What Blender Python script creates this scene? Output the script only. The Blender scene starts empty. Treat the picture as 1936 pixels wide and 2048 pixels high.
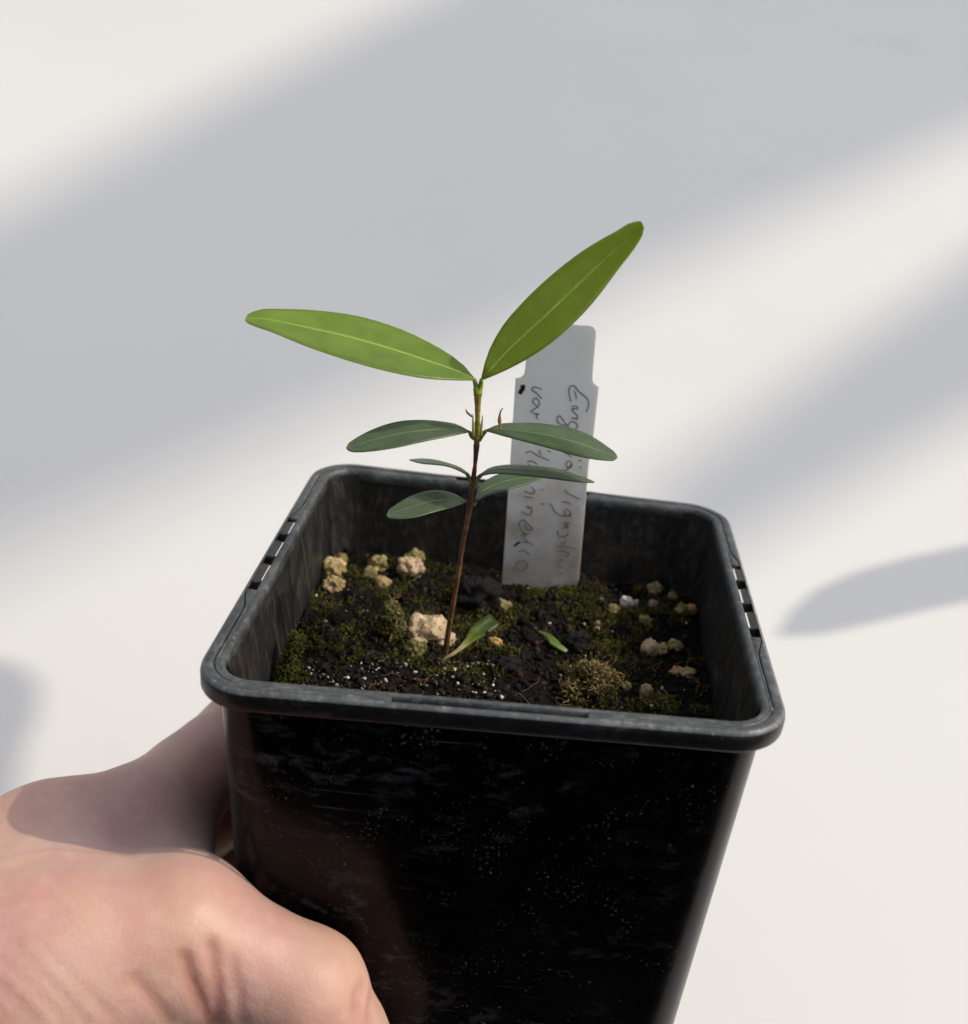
import bpy, math, random
import numpy as np
from mathutils import Matrix, Vector, noise as mnoise
random.seed(7); rng = np.random.default_rng(7)

# ------------------------------------------------------------------ frames
# everything is measured in centimetres in the frame of the pot (rim centre = origin, z = pot axis);
# the pot is held tipped back by TILT above a horizontal table (world z = 0), world unit = metre
TILT = math.radians(-20.0)
LIFT = 0.15
TM = np.array([[1, 0, 0], [0, math.cos(TILT), -math.sin(TILT)], [0, math.sin(TILT), math.cos(TILT)]])
def W(p):
    return np.atleast_2d(np.asarray(p, float)) @ TM.T * 0.01 + np.array([0, 0, LIFT])
CAM_C = np.array([-0.48107554, -18.36943469, 9.33846792])
CAM_F = 2251.275
CAM_R = np.array([[0.9950868, 0.04415228, 0.0886162], [-0.09890465, 0.40275159, 0.90995001], [0.00448605, -0.91424381, 0.40513965]])

# ------------------------------------------------------------------ camera
scene = bpy.context.scene
col = scene.collection
cd = bpy.data.cameras.new('camera'); cam = bpy.data.objects.new('camera', cd); col.objects.link(cam)
m3 = TM @ CAM_R.T
mw = Matrix([list(m3[0]) + [0], list(m3[1]) + [0], list(m3[2]) + [0], [0, 0, 0, 1]])
mw.translation = Vector(W(CAM_C)[0])
cam.matrix_world = mw
cd.sensor_fit = 'HORIZONTAL'; cd.sensor_width = 36.0; cd.lens = 36.0 * CAM_F / 1936.0
cd.clip_start = 0.01; cd.clip_end = 200
cd.dof.use_dof = True; cd.dof.focus_distance = 0.197; cd.dof.aperture_fstop = 19.0
scene.camera = cam

# ------------------------------------------------------------------ world, sun, exposure
SUN = TM @ np.array([0.70, -0.035, 0.715]); SUN /= np.linalg.norm(SUN)          # towards the sun: from the right
world = bpy.data.worlds.new('World'); scene.world = world; world.use_nodes = True
nt = world.node_tree; nt.nodes.clear()
sky = nt.nodes.new('ShaderNodeTexSky'); sky.sky_type = 'NISHITA'; sky.sun_disc = False
sky.sun_elevation = math.asin(SUN[2]); sky.sun_rotation = math.atan2(SUN[0], SUN[1])
sky.dust_density = 3.0; sky.air_density = 1.0
hs = nt.nodes.new('ShaderNodeHueSaturation'); hs.inputs['Saturation'].default_value = 0.33
bg = nt.nodes.new('ShaderNodeBackground'); bg.inputs['Strength'].default_value = 0.15
wo = nt.nodes.new('ShaderNodeOutputWorld')
nt.links.new(sky.outputs[0], hs.inputs['Color']); nt.links.new(hs.outputs[0], bg.inputs[0]); nt.links.new(bg.outputs[0], wo.inputs[0])
sl = bpy.data.lights.new('sun', 'SUN'); sl.energy = 2.1; sl.angle = math.radians(0.53); sl.color = (1, 0.89, 0.70)
so = bpy.data.objects.new('sun', sl); col.objects.link(so)
so.rotation_euler = Vector(SUN).to_track_quat('Z', 'Y').to_euler(); so.location = (0.5, 0.8, 2.5)
scene.view_settings.view_transform = 'Standard'; scene.view_settings.look = 'None'
scene.view_settings.exposure = -0.04; scene.view_settings.gamma = 1.0
scene.render.engine = 'CYCLES'

# ------------------------------------------------------------------ measuring helpers
def ray(u, v):
    return CAM_R.T @ np.array([(u - 968) / CAM_F, -(v - 1024) / CAM_F, -1.0])
def on_plane(u, v, n, d0):
    d = ray(u, v); n = np.asarray(n, float)
    return CAM_C + d * ((d0 - n @ CAM_C) / (n @ d))
def at_y(u, v, y): return on_plane(u, v, (0, 1, 0), y)
def at_z(u, v, z): return on_plane(u, v, (0, 0, 1), z)
def at_depth(u, v, t): return CAM_C + ray(u, v) * t
def depth_of(p): return float((np.asarray(p) - CAM_C) @ -CAM_R[2])
def on_table(u, v):
    o = W(CAM_C)[0]; d = TM @ ray(u, v)
    return o - d * (o[2] / d[2])

# ------------------------------------------------------------------ object helpers
def tag(o, label=None, cat=None, group=None, kind=None):
    if label: o['label'] = label
    if cat: o['category'] = cat
    if group: o['group'] = group
    if kind: o['kind'] = kind
    return o
def wloc(o):
    v = Vector(o.location); p = o.parent
    while p: v = v + p.location; p = p.parent
    return v
def empty(name, base):
    o = bpy.data.objects.new(name, None); col.objects.link(o); o.location = W(base)[0]; o.empty_display_size = 0.01
    return o
def mesh_obj(name, V, Fc, mat, parent=None, origin=None, smooth=True, world=False, uv=None, colr=None):
    """V in pot centimetres (or world metres)"""
    P = np.asarray(V, float) if world else W(V)
    og = P.mean(0) if origin is None else (np.asarray(origin, float) if world else W(origin)[0])
    me = bpy.data.meshes.new(name)
    me.from_pydata((P - og).tolist(), [], [list(map(int, f)) for f in Fc])
    if smooth: me.polygons.foreach_set('use_smooth', np.ones(len(me.polygons), bool))
    if uv is not None:
        ul = me.uv_layers.new(name='UVMap'); li = np.zeros(len(me.loops), np.int32); me.loops.foreach_get('vertex_index', li)
        ul.data.foreach_set('uv', np.asarray(uv, float)[li].ravel())
    if colr is not None:
        ca = me.color_attributes.new('Col', 'FLOAT_COLOR', 'POINT')
        ca.data.foreach_set('color', np.c_[np.asarray(colr, float), np.ones(len(P))].ravel())
    me.materials.append(mat); me.update()
    o = bpy.data.objects.new(name, me); col.objects.link(o)
    if parent:
        o.parent = parent; o.location = Vector(og) - wloc(parent)
    else: o.location = og
    return o
def tube(pts, rad, n=8, cap=True):
    pts = np.asarray(pts, float); rad = np.broadcast_to(np.asarray(rad, float), (len(pts),))
    V = []; Fc = []; up = None
    for i, p in enumerate(pts):
        t = pts[min(i + 1, len(pts) - 1)] - pts[max(i - 1, 0)]; t /= np.linalg.norm(t) + 1e-12
        if up is None:
            up = np.cross(t, [0.3, 0.9, 0.2])
        up = up - t * (up @ t); up /= np.linalg.norm(up) + 1e-12
        b = np.cross(t, up)
        for k in range(n):
            a = 2 * math.pi * k / n
            V.append(p + rad[i] * (math.cos(a) * up + math.sin(a) * b))
    for i in range(len(pts) - 1):
        for k in range(n):
            Fc.append((i * n + k, i * n + (k + 1) % n, (i + 1) * n + (k + 1) % n, (i + 1) * n + k))
    if cap:
        Fc.append(tuple(range(n - 1, -1, -1))); Fc.append(tuple((len(pts) - 1) * n + k for k in range(n)))
    return np.array(V), Fc
def box_w(c, ax, ay, az):
    """box from centre and three half-axis vectors"""
    V = [np.asarray(c) + i * np.asarray(ax) + j * np.asarray(ay) + k * np.asarray(az) for i in (-1, 1) for j in (-1, 1) for k in (-1, 1)]
    return np.array(V), [(0, 1, 3, 2), (4, 6, 7, 5), (0, 4, 5, 1), (2, 3, 7, 6), (0, 2, 6, 4), (1, 5, 7, 3)]
def spline(P, n):
    P = np.asarray(P, float); d = np.r_[0, np.cumsum(np.linalg.norm(np.diff(P, axis=0), axis=1))]
    s = np.linspace(0, d[-1], n); out = np.zeros((n, P.shape[1]))
    m = np.gradient(P, d, axis=0)
    for i, x in enumerate(s):
        k = min(max(np.searchsorted(d, x) - 1, 0), len(P) - 2); h = d[k + 1] - d[k]; t = (x - d[k]) / h
        out[i] = (2*t**3 - 3*t**2 + 1) * P[k] + (t**3 - 2*t**2 + t) * h * m[k] + (-2*t**3 + 3*t**2) * P[k+1] + (t**3 - t**2) * h * m[k+1]
    return out
class Soup:
    def __init__(s): s.V = []; s.F = []; s.C = []; s.n = 0
    def add(s, V, Fc, c=None):
        V = np.asarray(V); s.V.append(V); s.F += [tuple(int(i) + s.n for i in f) for f in Fc]; s.n += len(V)
        if c is not None: s.C.append(np.broadcast_to(np.asarray(c, float), (len(V), 3)))
    def build(s, name, mat, parent=None, **k):
        return mesh_obj(name, np.concatenate(s.V), s.F, mat, parent, colr=np.concatenate(s.C) if s.C else None, **k)

# ------------------------------------------------------------------ materials
class Mat:
    def __init__(s, name, rough=0.5, spec=0.5):
        s.m = bpy.data.materials.new(name); s.m.use_nodes = True; s.t = s.m.node_tree
        s.b = s.t.nodes['Principled BSDF']; s.out = s.t.nodes['Material Output']
        s.b.inputs['Roughness'].default_value = rough; s.b.inputs['Specular IOR Level'].default_value = spec
        s.co = s.t.nodes.new('ShaderNodeTexCoord')
    def n(s, ty, **k):
        nd = s.t.nodes.new(ty)
        for a, v in k.items():
            if a in nd.inputs: nd.inputs[a].default_value = v
            else: setattr(nd, a, v)
        return nd
    def l(s, a, b): s.t.links.new(a, b)
    def vec(s, scale=(1, 1, 1), src='Object', loc=(0, 0, 0)):
        mp = s.n('ShaderNodeMapping'); mp.inputs['Scale'].default_value = scale; mp.inputs['Location'].default_value = loc
        s.l(s.co.outputs[src], mp.inputs[0]); return mp.outputs[0]
    def noise(s, scale, detail=4, rough=0.55, v=None, dist=0.0):
        nd = s.n('ShaderNodeTexNoise'); nd.inputs['Scale'].default_value = scale; nd.inputs['Detail'].default_value = detail
        nd.inputs['Roughness'].default_value = rough; nd.inputs['Distortion'].default_value = dist
        s.l(v if v is not None else s.co.outputs['Object'], nd.inputs['Vector']); return nd.outputs['Fac']
    def vor(s, scale, v=None, feature='F1'):
        nd = s.n('ShaderNodeTexVoronoi', feature=feature); nd.inputs['Scale'].default_value = scale
        s.l(v if v is not None else s.co.outputs['Object'], nd.inputs['Vector']); return nd
    def ramp(s, f, stops):
        nd = s.n('ShaderNodeValToRGB'); e = nd.color_ramp.elements
        while len(e) < len(stops): e.new(0.5)
        for x, (p, c) in zip(e, stops):
            x.position = p; x.color = (*c, 1) if not np.isscalar(c) else (c, c, c, 1)
        s.l(f, nd.inputs[0]); return nd.outputs[0]
    def mix(s, fac, a, b, mode='MIX'):
        nd = s.n('ShaderNodeMix', data_type='RGBA', blend_type=mode)
        for sock, v in ((nd.inputs[0], fac), (nd.inputs[6], a), (nd.inputs[7], b)):
            if hasattr(v, 'node'): s.l(v, sock)
            else: sock.default_value = (*v, 1) if not np.isscalar(v) else v
        return nd.outputs[2]
    def math(s, op, a, b=0.5):
        nd = s.n('ShaderNodeMath', operation=op)
        for sock, v in ((nd.inputs[0], a), (nd.inputs[1], b)):
            if hasattr(v, 'node'): s.l(v, sock)
            else: sock.default_value = v
        return nd.outputs[0]
    def bump(s, h, strength=0.3, dist=0.001, prev=None):
        nd = s.n('ShaderNodeBump'); nd.inputs['Strength'].default_value = strength; nd.inputs['Distance'].default_value = dist
        s.l(h, nd.inputs['Height'])
        if prev is not None: s.l(prev, nd.inputs['Normal'])
        s.l(nd.outputs[0], s.b.inputs['Normal']); return nd.outputs[0]
    def color(s, c):
        if hasattr(c, 'node'): s.l(c, s.b.inputs['Base Color'])
        else: s.b.inputs['Base Color'].default_value = (*c, 1)
        return s

def m_table():
    k = Mat('white_table_paint', 0.45, 0.3)
    f = k.noise(3.0, 5); c = k.ramp(f, [(0.3, (0.74, 0.735, 0.73)), (0.7, (0.79, 0.785, 0.78))])
    sp = k.vor(22); n2 = k.noise(60, 2)
    mask = k.ramp(k.math('ADD', sp.outputs['Distance'], k.math('MULTIPLY', n2, 0.05)), [(0.028, 1.0), (0.055, 0.0)])
    pick = k.ramp(k.noise(9, 2, v=k.vec(loc=(3, 1, 0))), [(0.55, 0.0), (0.66, 0.5)])
    sm = k.ramp(k.noise(14, 4, v=k.vec(loc=(7, 2, 0))), [(0.66, 0.0), (0.8, 0.16)])
    c = k.mix(sm, c, (0.50, 0.48, 0.46)); c = k.mix(k.math('MULTIPLY', mask, pick), c, (0.30, 0.29, 0.28))
    k.color(c); k.bump(k.noise(40, 4), 0.05, 0.001); return k.m
def m_plastic(name, base, rough, dust=0.5, dustc=(0.3, 0.3, 0.3), smear=0.3, streak=0.0, wear=0.0, spec=0.5, bs=0.16, scuff=0.0):
    k = Mat(name, rough, spec)
    c = k.ramp(k.noise(60, 5), [(0.35, tuple(x * 0.75 for x in base)), (0.7, tuple(x * 1.35 for x in base))])
    if streak:
        st = k.noise(1.0, 6, 0.7, v=k.vec((700, 700, 55)))
        c = k.mix(k.math('MULTIPLY', k.ramp(st, [(0.5, 0.0), (0.72, 1.0)]), streak), c, (0.16, 0.155, 0.15))
        br = k.ramp(k.noise(130, 4, v=k.vec((1, 1, 0.35), loc=(2, 0, 0))), [(0.56, 0.0), (0.75, 0.5)])
        c = k.mix(br, c, (0.075, 0.05, 0.032))
    sm = k.noise(1.0, 8, 0.72, v=k.vec((160, 160, 330)), dist=0.35)
    zone = k.ramp(k.noise(34, 3, v=k.vec(loc=(.3, .1, .7))), [(0.46, 0.0), (0.62, 1.0)])
    c = k.mix(k.math('MULTIPLY', k.math('MULTIPLY', k.ramp(sm, [(0.53, 0.0), (0.68, 1.0)]), zone), smear), c, dustc)
    if scuff:
        fl = k.ramp(k.noise(1.0, 7, 0.75, v=k.vec((420, 420, 420), loc=(3, 8, 2))), [(0.50, 0.0), (0.66, 1.0)])
        c = k.mix(k.math('MULTIPLY', fl, scuff), c, (0.30, 0.31, 0.32))
        fl2 = k.ramp(k.noise(1.0, 4, 0.6, v=k.vec((1500, 1500, 1500), loc=(1, 3, 2))), [(0.60, 0.0), (0.72, 1.0)])
        c = k.mix(k.math('MULTIPLY', fl2, scuff), c, (0.42, 0.43, 0.44))
    # dust specks of several sizes
    for sc, th, pk, amt in ((520, 0.11, 0.56, 0.8), (1100, 0.15, 0.50, 0.6), (230, 0.045, 0.52, 0.8)):
        vv = k.vor(sc, v=k.mix(0.0011, k.vec(), k.n('ShaderNodeTexNoise', Scale=900.0).outputs['Color'], 'ADD'))
        msk = k.ramp(vv.outputs['Distance'], [(th * 0.55, 1.0), (th, 0.0)])
        pick = k.ramp(k.noise(sc * 0.12, 2, v=k.vec(loc=(sc, 0, 1))), [(pk, 0.0), (pk + 0.14, 1.0)])
        c = k.mix(k.math('MULTIPLY', k.math('MULTIPLY', msk, pick), amt * dust), c, (0.55, 0.53, 0.5))
    # fine scratches
    for ang, lo in ((0.5, 1.0), (-0.9, 5.0), (1.3, 9.0)):
        mp = k.n('ShaderNodeMapping'); mp.inputs['Rotation'].default_value = (ang, ang * 0.7, ang); mp.inputs['Scale'].default_value = (45, 1900, 1900)
        mp.inputs['Location'].default_value = (lo, lo, 0); k.l(k.co.outputs['Object'], mp.inputs[0])
        sc_ = k.ramp(k.noise(1.0, 2, v=mp.outputs[0]), [(0.70, 0.0), (0.80, 1.0)])
        zz = k.ramp(k.noise(60, 2, v=k.vec(loc=(lo, 2, 1))), [(0.5, 0.0), (0.65, 1.0)])
        c = k.mix(k.math('MULTIPLY', k.math('MULTIPLY', sc_, zz), 0.35 * dust + wear), c, (0.3, 0.3, 0.31))
    k.color(c)
    rr = k.n('ShaderNodeMapRange'); k.l(k.noise(150, 6), rr.inputs[0]); rr.inputs[3].default_value = rough - 0.09; rr.inputs[4].default_value = rough + 0.13
    k.l(rr.outputs[0], k.b.inputs['Roughness'])
    k.bump(k.noise(900, 4), bs, 0.0004)
    return k.m
def m_leaf(name, top, trans, tf, rough=0.42, coat=0.0, spots=0.4, vein=1.5):
    k = Mat(name, rough, 0.45)
    uvx = k.n('ShaderNodeSeparateXYZ'); k.l(k.co.outputs['UV'], uvx.inputs[0])
    s_, t_ = uvx.outputs[0], uvx.outputs[1]
    at = k.math('ABSOLUTE', t_, 0)
    n0 = k.noise(260, 5)
    c = k.ramp(n0, [(0.3, tuple(x * 0.82 for x in top)), (0.72, tuple(x * 1.2 for x in top))])
    # side veins: slanting from the midrib to the edge
    ph = k.math('SUBTRACT', k.math('MULTIPLY', s_, 46.0), k.math('MULTIPLY', at, 7.0))
    sv = k.math('SINE', k.math('ADD', ph, k.math('MULTIPLY', k.noise(300, 2), 3.0)), 0)
    svm = k.ramp(sv, [(0.86, 0.0), (1.0, 0.28)])
    c = k.mix(svm, c, tuple(min(1, x * 1.35 + 0.02) for x in top))
    mid = k.ramp(at, [(0.02, 1.0), (0.075, 0.0)])
    c = k.mix(k.math('MULTIPLY', mid, 0.6), c, tuple(min(1, x * vein + 0.03) for x in top))
    sp = k.vor(1500); pk = k.ramp(k.noise(260, 2, v=k.vec(loc=(4, 4, 4))), [(0.5, 0.0), (0.62, 1.0)])
    c = k.mix(k.math('MULTIPLY', k.math('MULTIPLY', k.ramp(sp.outputs['Distance'], [(0.12, 1.0), (0.24, 0.0)]), pk), spots), c, (0.42, 0.45, 0.36))
    edge = k.ramp(at, [(0.93, 0.0), (0.99, 0.5)])
    c = k.mix(edge, c, tuple(min(1, x * 1.5 + 0.03) for x in top))
    k.color(c)
    cells = k.vor(2600, v=k.vec((1, 1, 1)))
    nb = k.bump(k.math('ADD', k.math('MULTIPLY', cells.outputs['Distance'], 0.6), k.math('ADD', n0, k.math('MULTIPLY', svm, -1.0))), 0.22, 0.0003)
    tr = k.n('ShaderNodeBsdfTranslucent')
    tc = k.mix(k.math('MULTIPLY', mid, 0.7), trans, tuple(min(1, x * 1.6 + 0.05) for x in trans))
    tc = k.mix(svm, tc, tuple(x * 0.85 for x in trans)); k.l(tc, tr.inputs[0])
    mx = k.n('ShaderNodeMixShader'); mx.inputs[0].default_value = tf
    k.l(k.b.outputs[0], mx.inputs[1]); k.l(tr.outputs[0], mx.inputs[2]); k.l(mx.outputs[0], k.out.inputs[0])
    return k.m
def m_attr(name, rough=0.8, spec=0.2, bscale=900, bs=0.5, trans=0.0, amp=0.35):
    k = Mat(name, rough, spec)
    a = k.n('ShaderNodeAttribute', attribute_name='Col')
    f = k.ramp(k.noise(bscale * 0.5, 5), [(0.3, 1 - amp), (0.7, 1 + amp)])
    c = k.mix(1.0, a.outputs['Color'], f, 'MULTIPLY'); k.color(c)
    k.bump(k.noise(bscale, 5), bs, 0.0006)
    if trans:
        tr = k.n('ShaderNodeBsdfTranslucent'); k.l(c, tr.inputs[0]); mx = k.n('ShaderNodeMixShader'); mx.inputs[0].default_value = trans
        k.l(k.b.outputs[0], mx.inputs[1]); k.l(tr.outputs[0], mx.inputs[2]); k.l(mx.outputs[0], k.out.inputs[0])
    return k.m
def m_plain(name, c, rough=0.6, spec=0.3, nscale=300, amp=0.2, bs=0.2):
    k = Mat(name, rough, spec)
    k.color(k.ramp(k.noise(nscale, 5), [(0.3, tuple(x * (1 - amp) for x in c)), (0.7, tuple(min(1, x * (1 + amp)) for x in c))]))
    k.bump(k.noise(nscale * 3, 4), bs, 0.0004); return k.m
def m_stone(name, a, b, moss=None):
    k = Mat(name, 0.85, 0.2)
    f = k.noise(420, 6, 0.65); c = k.ramp(f, [(0.32, b), (0.62, a)])
    pit = k.vor(1100); pm = k.ramp(pit.outputs['Distance'], [(0.18, 1.0), (0.42, 0.0)])
    c = k.mix(k.math('MULTIPLY', pm, 0.45), c, tuple(x * 0.35 for x in b))
    if moss: c = k.mix(k.ramp(k.noise(240, 4, v=k.vec(loc=(5, 5, 5))), [(0.46, 0.0), (0.58, 0.8)]), c, moss)
    k.color(c); k.bump(k.math('SUBTRACT', k.noise(1500, 6, 0.7), pm), 0.7, 0.0006); return k.m
def m_skin():
    k = Mat('skin', 0.46, 0.42)
    f = k.noise(38, 5, 0.6); c = k.ramp(f, [(0.3, (0.58, 0.315, 0.235)), (0.52, (0.66, 0.405, 0.31)), (0.75, (0.69, 0.455, 0.36))])
    c = k.mix(k.ramp(k.noise(75, 4, v=k.vec(loc=(1, 2, 3))), [(0.46, 0.0), (0.66, 0.5)]), c, (0.62, 0.31, 0.28))
    c = k.mix(k.ramp(k.noise(18, 3, v=k.vec(loc=(4, 2, 1))), [(0.48, 0.0), (0.66, 0.45)]), c, (0.57, 0.38, 0.41))
    c = k.mix(k.ramp(k.noise(420, 4), [(0.5, 0.0), (0.75, 0.3)]), c, (0.74, 0.55, 0.48))
    a = k.n('ShaderNodeAttribute', attribute_name='Col')
    c = k.mix(a.outputs['Color'], c, (0.42, 0.12, 0.075))
    k.color(c)
    k.b.inputs['Subsurface Weight'].default_value = 0.5
    k.b.inputs['Subsurface Radius'].default_value = (1.0, 0.35, 0.18); k.b.inputs['Subsurface Scale'].default_value = 0.004
    cell = k.vor(950, v=k.vec((1, 1, 1)), feature='DISTANCE_TO_EDGE'); cell2 = k.vor(420, feature='DISTANCE_TO_EDGE')
    mp = k.n('ShaderNodeMapping'); mp.inputs['Rotation'].default_value = (0.3, 0.5, -0.75); mp.inputs['Scale'].default_value = (60, 420, 200); k.l(k.co.outputs['Object'], mp.inputs[0])
    ln = k.noise(1.0, 4, 0.6, v=mp.outputs[0])
    h = k.math('ADD', k.ramp(cell.outputs['Distance'], [(0.0, 0.0), (0.16, 1.0)]), k.math('ADD', k.math('MULTIPLY', k.ramp(cell2.outputs['Distance'], [(0.0, 0.0), (0.1, 1.0)]), 0.7), k.math('MULTIPLY', ln, 2.2)))
    k.bump(h, 0.13, 0.00022)
    return k.m
M = dict(
    table=m_table(),
    wall=m_plastic('black_plastic', (0.0014, 0.0014, 0.0018), 0.20, dust=0.8, dustc=(0.06, 0.06, 0.065), smear=0.75, spec=0.13, bs=0.05),
    rim=m_plastic('scuffed_lit_plastic', (0.052, 0.056, 0.060), 0.40, dust=0.35, dustc=(0.18, 0.185, 0.19), smear=0.9, wear=0.3, scuff=0.35),  # scuffs, plus the light on the rim's top put into a paler base
    lip=m_plastic('shaded_lip_plastic', (0.006, 0.006, 0.007), 0.35, dust=0.5, dustc=(0.07, 0.07, 0.075), smear=0.8, wear=0.1, spec=0.35, bs=0.12, scuff=0.03),  # darker copy of the rim plastic: the lip's shade put into its colour
    worn_lit=m_plastic('worn_highlit_edge_plastic', (0.10, 0.105, 0.11), 0.40, dust=0.5, dustc=(0.30, 0.305, 0.31), smear=1.0, wear=0.4, scuff=0.7),  # edge wear, with the bevel's highlight put into the colour
    inner=m_plastic('dusty_inner_plastic', (0.009, 0.009, 0.0095), 0.5, dust=0.5, dustc=(0.10, 0.098, 0.094), smear=0.7, streak=0.36, scuff=0.03),
    young=m_leaf('young_leaf', (0.22, 0.37, 0.07), (0.55, 0.585, 0.0), 0.56, 0.30, spots=0.4),
    old=m_leaf('mature_leaf', (0.085, 0.135, 0.058), (0.10, 0.19, 0.02), 0.2, 0.31, spots=0.45, vein=2.0),
    vein_y=m_plain('young_midrib', (0.34, 0.50, 0.10), 0.4, 0.4), vein_o=m_plain('mature_midrib', (0.16, 0.24, 0.09), 0.4, 0.4),
    stem=m_attr('stem_bark', 0.5, 0.4, 1400, 0.6), petiole=m_attr('petiole_skin', 0.42, 0.4, 900, 0.2),
    soil=m_plain('dark_soil', (0.007, 0.005, 0.004), 0.9, 0.15, 700, 0.6, 1.0),
    crumb=m_attr('soil_crumb', 0.85, 0.2, 900, 0.7), moss=m_attr('moss_leaf', 0.6, 0.25, 900, 0.2, trans=0.35),
    perlite=m_attr('perlite', 0.8, 0.25, 1500, 0.5), label=None, skin=m_skin(),
)
k = Mat('white_label_plastic', 0.4, 0.4)
st = k.ramp(k.noise(140, 4), [(0.42, 0.0), (0.66, 1.0)]); zr = k.n('ShaderNodeSeparateXYZ'); k.l(k.co.outputs['UV'], zr.inputs[0])
low = k.ramp(zr.outputs[1], [(0.0, 1.0), (0.45, 0.75), (0.62, 0.0)])
c = k.ramp(k.noise(90, 5), [(0.3, (0.82, 0.82, 0.83)), (0.7, (0.88, 0.88, 0.89))])
c = k.mix(k.math('MULTIPLY', k.math('MULTIPLY', st, low), 0.95), c, (0.52, 0.40, 0.26))
sp = k.vor(900); c = k.mix(k.math('MULTIPLY', k.ramp(sp.outputs['Distance'], [(0.06, 0.5), (0.16, 0.0)]), low), c, (0.3, 0.26, 0.2))
k.color(c); k.bump(k.noise(1200, 3), 0.1, 0.0003)
tr = k.n('ShaderNodeBsdfTranslucent', Color=(0.88, 0.88, 0.87, 1)); mx = k.n('ShaderNodeMixShader'); mx.inputs[0].default_value = 0.42
k.l(k.b.outputs[0], mx.inputs[1]); k.l(tr.outputs[0], mx.inputs[2]); k.l(mx.outputs[0], k.out.inputs[0]); M['label'] = k.m
M['ink'] = m_plain('faded_pencil_ink', (0.20, 0.20, 0.21), 0.6, 0.3); M['ink_faint'] = m_plain('washed_ink', (0.30, 0.29, 0.24), 0.6, 0.3); M['ink_dark'] = m_plain('black_ink', (0.012, 0.012, 0.012), 0.5, 0.3)
M['cloth'] = m_plain('charcoal_knit', (0.010, 0.010, 0.011), 0.95, 0.1, 400, 0.3, 0.6)
M['wood'] = m_plain('shadow_board_wood', (0.35, 0.33, 0.30), 0.7, 0.3, 40, 0.2, 0.3)  # for the boards added out of frame as shadow casters
M['strap'] = m_plain('strap_caster_green', (0.06, 0.11, 0.03), 0.45, 0.4, 120, 0.2, 0.2)  # for the straps added out of frame as shadow casters

# ------------------------------------------------------------------ table
V, Fc = box_w((0, 0.825, -0.0125), (1.3, 0, 0), (0, 0.975, 0), (0, 0, 0.0125))
t = mesh_obj('table_surface', V, Fc, M['table'], world=True, smooth=False, origin=(0, 0.25, 0)); tag(t, kind='structure')
bv = t.modifiers.new('edge', 'BEVEL'); bv.width = 0.003; bv.segments = 3

# added boards (out of frame), shaped so their blurred shadows cross the table
def board(name, up, lo, dist, ext, mat, th=0.012):
    """a flat board hung along the sun direction above the strip of table between two lines (left end -> right end)"""
    P = []
    for (a, b), sgn in ((up, 1), (lo, 1)):
        a = on_table(*a); b = on_table(*b); d = (b - a) / np.linalg.norm(b - a); P += [a - d * ext[0], b + d * ext[1]]
    Q = [P[0], P[1], P[3], P[2]]; Q = [q + SUN * dist for q in Q]; V = Q + [q + np.array((0, 0, th)) for q in Q]
    o = mesh_obj(name, V, [(3, 2, 1, 0), (4, 5, 6, 7)] + [(i, (i + 1) % 4, (i + 1) % 4 + 4, i + 4) for i in range(4)], mat, world=True, smooth=False)
    tag(o, kind='structure'); return o
board('shadow_board', ((0, 430), (860, 0)), ((0, 1130), (1936, 270)), 7.0, (0.18, 1.0), M['wood'])
board('shadow_board', ((1420, 915), (1936, 545)), ((1500, 1085), (1936, 840)), 4.2, (0.03, 0.9), M['wood'])
# added straps out of frame, cut to the shadow outlines they cast on the table
LPX = [(1562, 1272), (1590, 1222), (1640, 1178), (1720, 1142), (1830, 1112), (1960, 1085), (2250, 1040), (2250, 1130), (2000, 1190), (1850, 1222), (1740, 1248), (1650, 1268)]
LPX2 = [(-260, 1290), (0, 1318), (52, 1336), (82, 1372), (76, 1430), (48, 1500), (36, 1580), (-40, 1700), (-260, 1760)]
for px_, dist, lab_ in ((LPX, 0.62, 'added round tipped strap out of frame, shaped to cast the shadow right of the pot'), (LPX2, 1.0, 'added broad strap out of frame, shaped to cast the shadow beside the wrist')):
    Q = [on_table(*q) + SUN * dist for q in px_]; nq = len(Q)
    o = mesh_obj('strap_caster', Q + [q + np.array((0, 0, 0.002)) for q in Q], [tuple(range(nq)), tuple(range(2 * nq - 1, nq - 1, -1))] + [(i, i + nq, (i + 1) % nq + nq, (i + 1) % nq) for i in range(nq)], M['strap'], world=True)
    tag(o, lab_, 'leaf')

# ------------------------------------------------------------------ pot
Hh, RC = 4.5, 0.92
TW, SH = -0.088, 0.0437            # the grip squeezes the pot: slight twist and skew
def squeeze(P):
    P = np.array(P, float); x, y = P[:, 0].copy(), P[:, 1]
    P[:, 2] += TW * x * y / (Hh * Hh); P[:, 0] += SH * y; return P
SL = 1.46
side_t = np.unique(np.r_[np.linspace(-(Hh - RC), Hh - RC, 41), -SL, SL, -SL - 0.02, SL + 0.02])
arc = np.linspace(0, math.pi / 2, 13)[1:-1]
loop_def = []                       # (kind, value, side)
for s in range(4):
    loop_def += [(s, 't', t_) for t_ in side_t] + [(s, 'a', a_) for a_ in arc]
NL = len(loop_def)
def rotq(p, s):
    for _ in range(s): p = (-p[1], p[0])
    return p
def loop(half, rad, z, tscale=None):
    """rounded square loop; side 0 = front (-y), then right, back, left"""
    c = half - rad; k_ = c / (Hh - RC); out = []
    for s, kd, v in loop_def:
        if kd == 't': p = (v * k_, -half)
        else: p = (c + rad * math.sin(v), -c - rad * math.cos(v))
        p = rotq(p, s); out.append((p[0], p[1], z))
    return out
slot_d = np.array([abs(v) if kd == 't' else 9.0 for s, kd, v in loop_def])
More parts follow.
